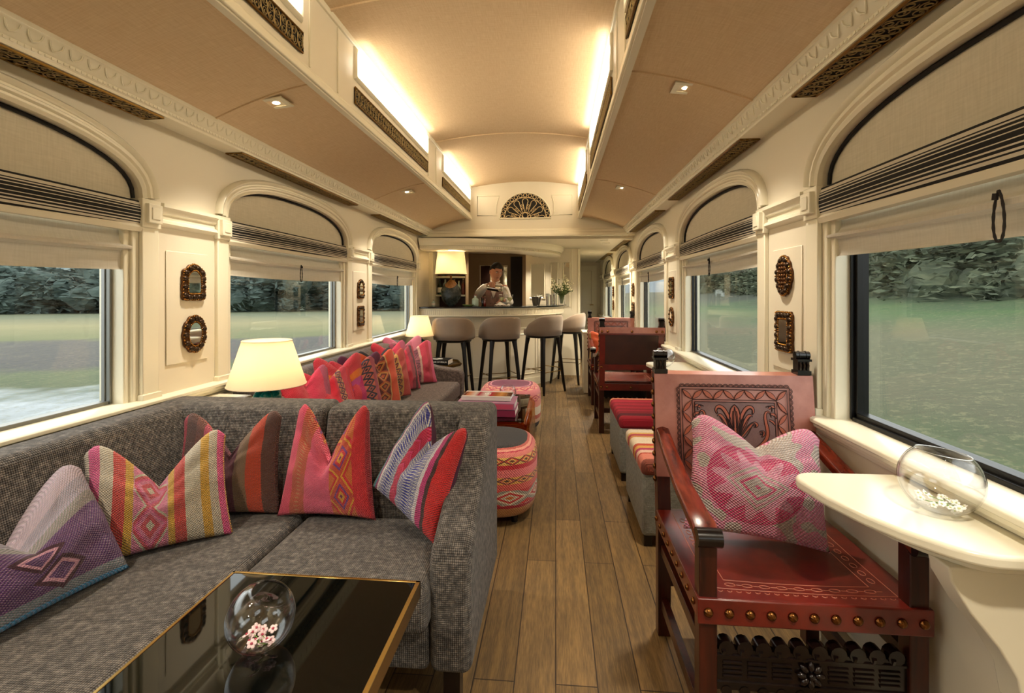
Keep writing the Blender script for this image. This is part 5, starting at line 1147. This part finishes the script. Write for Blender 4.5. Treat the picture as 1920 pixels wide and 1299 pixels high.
lowr=[('green gin bottle with white label, leftmost on the lower bar shelf',-1.68,GG,'e8e6de',.25),('clear bottle with a cream label on lower bar shelf beside the lamp',-1.60,CGL,'e0dcd0',.27),('dark bottle half behind the stone lamp on lower shelf',-1.52,DGL,'c8b890',.26)]
for lab,x,gl,lc,h in lowr: bottle(lab,(x,7.02,1.2325),h*.88,.034,gl,lc,group=None)
i=0
for x,gl,h,lab in ((-1.46,RGL,.22,'red bottle on the middle bar shelf, just right of the lamp neck'),(-1.395,CGL,.20,'clear squat bottle on lower bar shelf right of the stone lamp'),(-1.33,RGL,.23,'red slim bottle at the right end of the lower bar shelf')):
    bottle(lab,(x,7.0,1.2325),h,.026,gl,None,'c8b070')
for j,(x,gl,h) in enumerate(((-1.68,RGL,.26),(-1.62,DGL,.27),(-1.56,RGL,.25),(-1.49,DGL,.28),(-1.42,RGL,.27),(-1.35,DGL,.26))):
    bottle('%s bottle on the top bar shelf, %s from the left'%('red' if gl is RGL else 'dark',['first','second','third','fourth','fifth','sixth'][j]),(x,7.02,1.4975),h,.028,gl,'b8a070' if j%2 else None,'8a2a1a')
CT=1.0825
bottle('squat decanter with red stopper on the bar left of the bartender',(-1.06,6.42,CT),.15,.045,CGL,None,'8a2a1a'); bottle('slim dark bitters bottle on the bar next to the squat decanter',(-.965,6.45,CT),.12,.016,DGL,None,'8a2a1a'); bottle('slim amber bitters bottle on the bar close to the bartender',(-.925,6.37,CT),.13,.016,RGL,None,'c8b070')
bottle('white jar with red lid on the bar at left of the stone lamp',(-1.60,6.33,CT),.085,.024,CGL,'e8e0d8','8a2a1a')
t=thing('glass_dish','low green glass dish on the bar left of the bartender','dish',(-1.13,6.28,CT)); MB().lathe([(1e-6,0),(.05,0),(.075,.018),(.078,.022),(.07,.02),(.045,.005),(1e-6,.005)],24).build('dish',M('green_dish','8a9a5a',.1),t,smooth=1)
# cocktail glass, napkin, shaker
def lathe_obj(nm,prof,mat,parent,k=24,c=(0,0,0),R=None): return MB().lathe(prof,k,c,R=R).build(nm,mat,parent,smooth=1)
LIQ=M('pale_cocktail','d8d8a0',.25)
def goblet(label,loc):
    t=thing('cocktail_glass',label,'glass',loc); lathe_obj('glass',[(1e-6,0),(.03,0),(.031,.003),(.006,.008),(.005,.05),(.012,.058),(.036,.10),(.044,.155),(.0425,.155),(.034,.10),(.008,.062),(1e-6,.06)],BOWLG,t); lathe_obj('drink',[(1e-6,.063),(.008,.064),(.031,.098),(.034,.115),(1e-6,.115)],LIQ,t)
goblet('stemmed cocktail glass being filled by the bartender',(-.598,6.40,CT))
goblet('stemmed cocktail glass standing in front of the vest, left of the one being filled',(-.712,6.46,CT))
STEEL=M('polished_steel','d0ccc4',.12,1)
m=MB(); rnd=random.Random(4)
m.grid(lambda u,v:(-.09+.20*u,-.06+.13*v,.012+.030*abs(mn.noise(Vector((u*5,v*5,1))))*(1 if .05<u<.95 else .3)+.03*math.exp(-((u-.4)**2+(v-.5)**2)*20)),18,14,uv=False); m.grid(lambda u,v:(-.09+.20*u,-.06+.13*v,.0),2,2,uv=False)
o=m.build('napkin',M('white_napkin','ece6e2',.9),None,smooth='all',loc=(-.70,6.30,CT)); tag(o,'crumpled white napkin on the bar under the cocktail glasses','napkin')
t=thing('ice_bucket','steel ice bucket with tongs on the bar in front of the mirror','ice bucket',(-.27,6.85,CT)); lathe_obj('bucket',[(1e-6,0),(.045,0),(.05,.01),(.068,.115),(.07,.118),(.066,.116),(.046,.012),(1e-6,.012)],STEEL,t)
for s in (-1,1): MB().tube([(s*.067,0,.10),(s*.088,0,.105),(s*.088,0,.085)],.005,6).build('handle',STEEL,t,smooth=1)
MB().tube([(-.02,0,.09),(.01,.0,.15),(.05,0,.17)],.004,6).build('tongs',STEEL,t,smooth=1)
m=MB(); 
for k in range(9): m.ell((rnd.uniform(-.04,.04),rnd.uniform(-.04,.04),.105+rnd.uniform(0,.02)),(.014,.014,.013),6,5)
m.build('ice',M('ice','e8ece8',.15),t)
for j,(x,y,h,lab) in enumerate(((-.115,6.98,.165,'tall steel cocktail tin, leftmost beside the ice bucket'),(-.06,7.03,.15,'tall steel cocktail tin, middle of three beside the vase'),(-.012,7.06,.17,'tall steel cocktail tin, rightmost of three next to the vase'))):
    t=thing('cocktail_tin',lab,'cocktail shaker',(x,y,CT)); lathe_obj('tin',[(1e-6,0),(.019,0),(.026,h),(.024,h),(.017,.004),(1e-6,.004)],STEEL,t)
# vase of flowers
t=thing('flower_vase','glass vase of small white wildflowers at the right end of the bar','vase',(.085,7.18,CT)); lathe_obj('vase',[(1e-6,0),(.052,0),(.056,.006),(.05,.06),(.056,.13),(.053,.13),(.046,.06),(.05,.008),(1e-6,.008)],BOWLG,t)
LEAF=M('leaf_green','4a5a26',.7); st=MB(); lf=MB(); fl=MB(); rnd=random.Random(9)
for i in range(70):
    a=rnd.uniform(0,6.3); q=rnd.random()**.6; el_=rnd.uniform(.15,1.0); ex=.17*q*math.cos(a)*1.0; ey=.13*q*math.sin(a); ez=.17+.28*el_*(1-.45*q*q); st.tube([(ex*.1,ey*.1,.02),(ex*.25,ey*.25,.14),(ex,ey,ez)],.0016,4)
    for k in range(3):
        fx,fy,fz=ex+rnd.uniform(-.02,.02),ey+rnd.uniform(-.02,.02),ez+rnd.uniform(-.03,.02); fl.ell((fx,fy,fz),(.0075,.0075,.006),6,4)
    for k in range(5):
        u=rnd.uniform(.25,.95); lx,ly,lz=ex*u,ey*u,.12+(ez-.12)*u; b=rnd.uniform(0,6.3); lf.ell((lx+.012*math.cos(b),ly+.012*math.sin(b),lz),(.016,.005,.004),6,4,Matrix.Rotation(b,3,'Z')@Matrix.Rotation(rnd.uniform(-.8,.8),3,'Y'))
st.build('stems',LEAF,t); lf.build('leaves',LEAF,t,smooth='all'); fl.build('blossoms',M('cream_blossom','e6dcb8',.7),t,smooth='all')
# ---------------------------------------------------------------- bartender
SKIN=M('skin','c88c70',.5,var=.15,Subsurface_Weight=.05); HAIR=M('black_hair','0d0908',.5); SHIRT=M('white_shirt','e6e0da',.85,bump=.15,bs=30); VEST=M('mauve_taupe_vest','8a6a62',.8,bump=.2,bs=300); EYEW=M('eye_white','e8e4de',.3); IRIS=M('dark_iris','1a100c',.2); LIP=M('lips','8a4038',.5)
P=thing('person','person in white shirt and taupe vest pouring a cocktail behind the bar','person',(-.86,6.96,0))
def skin_mesh(nodes,edges,sub=2):
    me=bpy.data.meshes.new('tmp'); me.from_pydata([n[0] for n in nodes],edges,[]); o=bpy.data.objects.new('tmp',me); COL.objects.link(o)
    sk=o.modifiers.new('s','SKIN'); ss=o.modifiers.new('u','SUBSURF'); ss.levels=sub; ss.render_levels=sub
    for i,n in enumerate(nodes):
        r=n[1]; me.skin_vertices[0].data[i].radius=(r if isinstance(r,tuple) else (r,r)); me.skin_vertices[0].data[i].use_root=(i==0)
    dg=bpy.context.evaluated_depsgraph_get(); ev=o.evaluated_get(dg); m2=bpy.data.meshes.new_from_object(ev)
    V=[tuple(v.co) for v in m2.vertices]; F=[list(p.vertices) for p in m2.polygons]; bpy.data.objects.remove(o); return V,F
ns=[]; es=[]
def N(p,r,par=None):
    ns.append((Vector(p),r)); 
    if par is not None: es.append((par,len(ns)-1))
    return len(ns)-1
# local: -y toward camera; +x camera right
pel=N((-.02,.02,.93),(.15,.10)); wa=N((-.02,.01,1.06),(.135,.095),pel); ch=N((-.01,-.02,1.24),(.165,.11),wa); nb=N((.0,-.04,1.375),(.075,.065),ch); nk=N((.012,-.06,1.44),(.055,.055),nb); hd=N((.02,-.075,1.50),(.06,.06),nk)
sR=N((-.15,-.03,1.335),.058,ch); eR=N((-.205,-.17,1.235),.045,sR); wR=N((-.045,-.395,1.365),.026,eR); hR=N((.0,-.445,1.388),(.034,.022),wR)
sL=N((.15,-.03,1.325),.058,ch); eL=N((.215,-.12,1.13),.043,sL); wL=N((.165,-.38,1.155),.026,eL); hL=N((.15,-.44,1.165),(.036,.022),wL)
for sx in (-1,1):
    h=N((-.02+sx*.09,.03,.86),.085,pel); kx=N((-.02+sx*.10,.02,.48),.058,h); an=N((-.02+sx*.10,.05,.09),.038,kx); N((-.02+sx*.11,-.08,.04),(.042,.03),an)
fing=[]
for k,(dx,dz,ln_) in enumerate(((.028,.012,.075),(.012,.020,.082),(-.005,.018,.078),(-.022,.008,.062))):   # right hand draped over the shaker
    a=N((.012+dx*1.1,-.485,1.386+dz*.3),.0105,hR); b=N((.018+dx*1.15,-.522,1.372),.0098,a); c=N((.022+dx*1.15,-.530,1.372-ln_*.6),.009,b); 
a=N((.035,-.440,1.384),.012,hR); N((.066,-.462,1.376),.010,a)
for k,(dx,ln_) in enumerate(((-.022,.05),(-.008,.06),(.008,.06),(.022,.05))):
    a=N((.15+dx*.9-.012,-.475,1.160+dx*.3),.0105,hL); b=N((.15+dx-.03,-.505,1.150+dx*.8),.0095,a); N((.15+dx-.055,-.508,1.138+dx),.0085,b)
a=N((.128,-.435,1.172),.012,hL); N((.105,-.455,1.170),.010,a)
V,F=skin_mesh(ns,es)
m=MB(); m.add(V,F)
# head sculpted from a sphere, turned to the camera's right and tilted down
HR=Matrix.Translation((.022,-.085,1.552))@Matrix.Rotation(rd(30),4,'Z')@Matrix.Rotation(rd(17),4,'X')@Matrix.Rotation(rd(6),4,'Y')@Matrix.Scale(1.12,4)
def headp(p):
    x,y,z=p.x*.073,p.y*.092,p.z*.112
    if p.z<0: x*=1-.30*p.z*p.z; y*=(1-.10*p.z*p.z)
    if p.y<0:
        f=-p.y; ax=p.x/.30
        y-= .020*math.exp(-(p.x/.16)**2-((p.z+.12)/.16)**2)*f*1.0                 # nose
        y-= .010*math.exp(-(p.x/.10)**2-((p.z-.1)/.25)**2)*f
        y+= .010*(math.exp(-((abs(p.x)-.36)/.17)**2-((p.z-.08)/.10)**2))          # sockets
        y-= .006*math.exp(-(p.x/.5)**2-((p.z-.25)/.10)**2)                         # brow
        y-= .007*math.exp(-(p.x/.26)**2-((p.z+.45)/.06)**2); y+=.003*math.exp(-(p.x/.3)**2-((p.z+.52)/.03)**2)
        y-= .010*math.exp(-(p.x/.3)**2-((p.z+.80)/.16)**2)                         # chin
    return Vector((x,y,z))
bm=bmesh.new(); bmesh.ops.create_icosphere(bm,subdivisions=5,radius=1); hv=[tuple(HR@headp(v.co)) for v in bm.verts]; hf=[[v.index for v in f.verts] for f in bm.faces]
m.add(hv,hf)
for s in (-1,1):
    e=MB(); e.ell((0,0,0),(.010,.018,.030),12,8); m.add([tuple(HR@(Vector(v)+Vector((s*.073,.012,-.004)))) for v in e.v],e.f)
body=m.build('body',SKIN,P,smooth='all',fixn=False)
hm=MB(); sel={}; 
keep=[]
for f in bm.faces:
    c=f.calc_center_median(); 
    if (c.z>.52 and c.y<0) or (c.y>=-.15 and c.z>.18-.0) or (c.y>.15 and c.z>-.35) or (c.z>.36 and c.y<-.0 and abs(c.x)>.62) : keep.append(f)
vi={}
for f in keep:
    for v in f.verts: vi.setdefault(v.index,len(vi))
inv=sorted(vi,key=vi.get); bm.verts.ensure_lookup_table()
def hp(p): q=headp(p); return q*(1.055+.03*mn.noise(p*6))+p*.0035
hm.add([tuple(HR@hp(bm.verts[i].co)) for i in inv],[[vi[v.index] for v in f.verts] for f in keep]); bm.free()
hob=hm.build('hair',HAIR,body,smooth='all',fixn=False); so=hob.modifiers.new('t','SOLIDIFY'); so.thickness=-.004
lm=MB()
def H(p): return tuple(HR@Vector(p))
for s in (-1,1):
    fm=MB(); im=MB(); bmw=MB(); fm.ell(H((s*.027,-.0795,.009)),(.0115,.006,.0058),10,6,HR.to_3x3()); im.ell(H((s*.027+.002,-.0845,.008)),(.0050,.003,.0050),8,6,HR.to_3x3())
    bmw.tube([H((s*.013,-.094,.025)),H((s*.028,-.093,.030)),H((s*.043,-.083,.025))],[.003,.0035,.002],6)
    fm.build('eye',EYEW,body,smooth='all'); im.build('pupil',IRIS,body,smooth='all'); bmw.build('eyebrow',HAIR,body,smooth='all')
lm.tube([H((-.020,-.083,-.052)),H((0,-.0935,-.050)),H((.020,-.083,-.052))],[.002,.0042,.002],6); lm.build('lips',LIP,body,smooth='all')
# clothing
def rings(m,R,k=28):
    vs=[]
    for (cx_,cy_,cz_,rx,ry) in R: vs+=[(cx_+rx*math.cos(2*PI*j/k)*(1),cy_+ry*math.copysign(abs(math.sin(2*PI*j/k))**.85,math.sin(2*PI*j/k)),cz_) for j in range(k)]
    n=len(R); m.add(vs,[(i*k+j,i*k+(j+1)%k,(i+1)*k+(j+1)%k,(i+1)*k+j) for i in range(n-1) for j in range(k)])
m=MB(); rings(m,[(-.02,.02,.90,.172,.125),(-.02,.012,1.0,.160,.118),(-.018,.005,1.08,.160,.118),(-.012,-.01,1.18,.164,.122),(-.008,-.02,1.27,.166,.124),(-.004,-.028,1.335,.145,.102),(0,-.035,1.372,.110,.085),(.004,-.042,1.392,.075,.070)]); 
shirt=m.build('shirt',SHIRT,body,smooth='all',fixn=True)
m=MB(); m.tube([(-.10,-.03,1.325),(-.145,-.06,1.322),(-.195,-.12,1.275),(-.210,-.175,1.240),(-.175,-.25,1.275),(-.115,-.33,1.325),(-.062,-.382,1.355)],[.058,.064,.060,.058,.052,.043,.036],16); m.build('sleeve',SHIRT,body,smooth='all')
m=MB(); m.tube([(.10,-.03,1.32),(.145,-.05,1.30),(.185,-.09,1.20),(.222,-.125,1.125),(.205,-.22,1.13),(.18,-.32,1.145),(.168,-.37,1.152)],[.055,.058,.054,.050,.047,.042,.036],16); m.build('sleeve',SHIRT,body,smooth='all')
# vest: shell over the shirt with a V neck
m=MB(); k=40; RR=[(-.02,.02,.88,.184,.137),(-.02,.012,1.0,.170,.128),(-.018,.005,1.08,.170,.128),(-.012,-.01,1.18,.174,.132),(-.008,-.02,1.26,.172,.133),(-.004,-.028,1.325,.142,.112),(0,-.035,1.36,.125,.098)]
vs=[];n=len(RR)
for (cx_,cy_,cz_,rx,ry) in RR: vs+=[(cx_+rx*math.cos(2*PI*j/k),cy_+ry*math.copysign(abs(math.sin(2*PI*j/k))**.85,math.sin(2*PI*j/k)),cz_) for j in range(k)]
fs=[]
for i in range(n-1):
    for j in range(k):
        a=2*PI*(j+.5)/k; front=abs(((a-1.5*PI+PI)%(2*PI))-PI)
        z=(RR[i][2]+RR[i+1][2])/2
        if front<(z-1.17)*2.6 and z>1.17: continue
        fs.append((i*k+j,i*k+(j+1)%k,(i+1)*k+(j+1)%k,(i+1)*k+j))
m.add(vs,fs); v=m.build('vest',VEST,body,smooth='all',fixn=True); so=v.modifiers.new('t','SOLIDIFY'); so.thickness=.006
m=MB()
for z in (.99,1.05,1.11): 
    for x in (-.035,.025): m.ell((x-.012,-.128,z),(.007,.004,.007),8,6)
m.build('vest_buttons',M('vest_button','3a2a28',.4),body,smooth='all')
m=MB(); m.tube([(-.012,-.131,.93),(-.008,-.130,1.16)],.0022,4)
for s in (-1,1): m.tube([(-.008,-.134,1.165),(s*.035-.006,-.150,1.25),(s*.062,-.120,1.325)],[.004,.010,.006],6)
m.build('lapels',VEST,body,smooth='all')
m=MB().b2((.075,-.168,1.226),(.115,-.160,1.240)); m.build('name_badge',WHITEP,body)
m=MB(); 
for s in (-1,1): m.tube([(.006,-.108,1.385),(.006+s*.035,-.095,1.405),(.006+s*.06,-.045,1.425),(.006+s*.04,.0,1.43)],[.008,.013,.011,.008],8)
m.build('collar',SHIRT,body,smooth='all')
MB().b2((-.19,-.10,.10),(-.19,-.10,.10))
m=MB()
for s in (-1,1): m.tube([(-.02+s*.085,.03,.90),(-.02+s*.10,.025,.50),(-.02+s*.10,.05,.06)],[.115,.082,.07],16)
m.build('trousers',M('black_trousers','141214',.8),body,smooth='all')
m=MB()
for s in (-1,1): m.ell((-.02+s*.108,-.03,.045),(.048,.13,.045),14,8)
m.build('shoes',BLKW,body,smooth='all')
t=thing('cocktail_shaker','steel cocktail shaker tipped over the glass in the bartender\'s right hand','cocktail shaker',(-.865,6.49,1.325)); R=Matrix.Rotation(rd(97),3,'Y')
lathe_obj('shaker_body',[(1e-6,-.045),(.034,-.045),(.036,-.035),(.043,.10),(.043,.115),(.038,.13),(.028,.15)],STEEL,t,R=R); lathe_obj('strainer',[(.030,.148),(.046,.156),(.046,.162),(.020,.166),(1e-6,.166)],STEEL,t,R=R)
MB().tube([(.170,0,-.012),(.210,-.01,-.03),(.236,-.02,-.07),(.246,-.04,-.125)],[.003,.0035,.003,.0025],6).build('pouring_drink',LIQ,t,smooth='all')
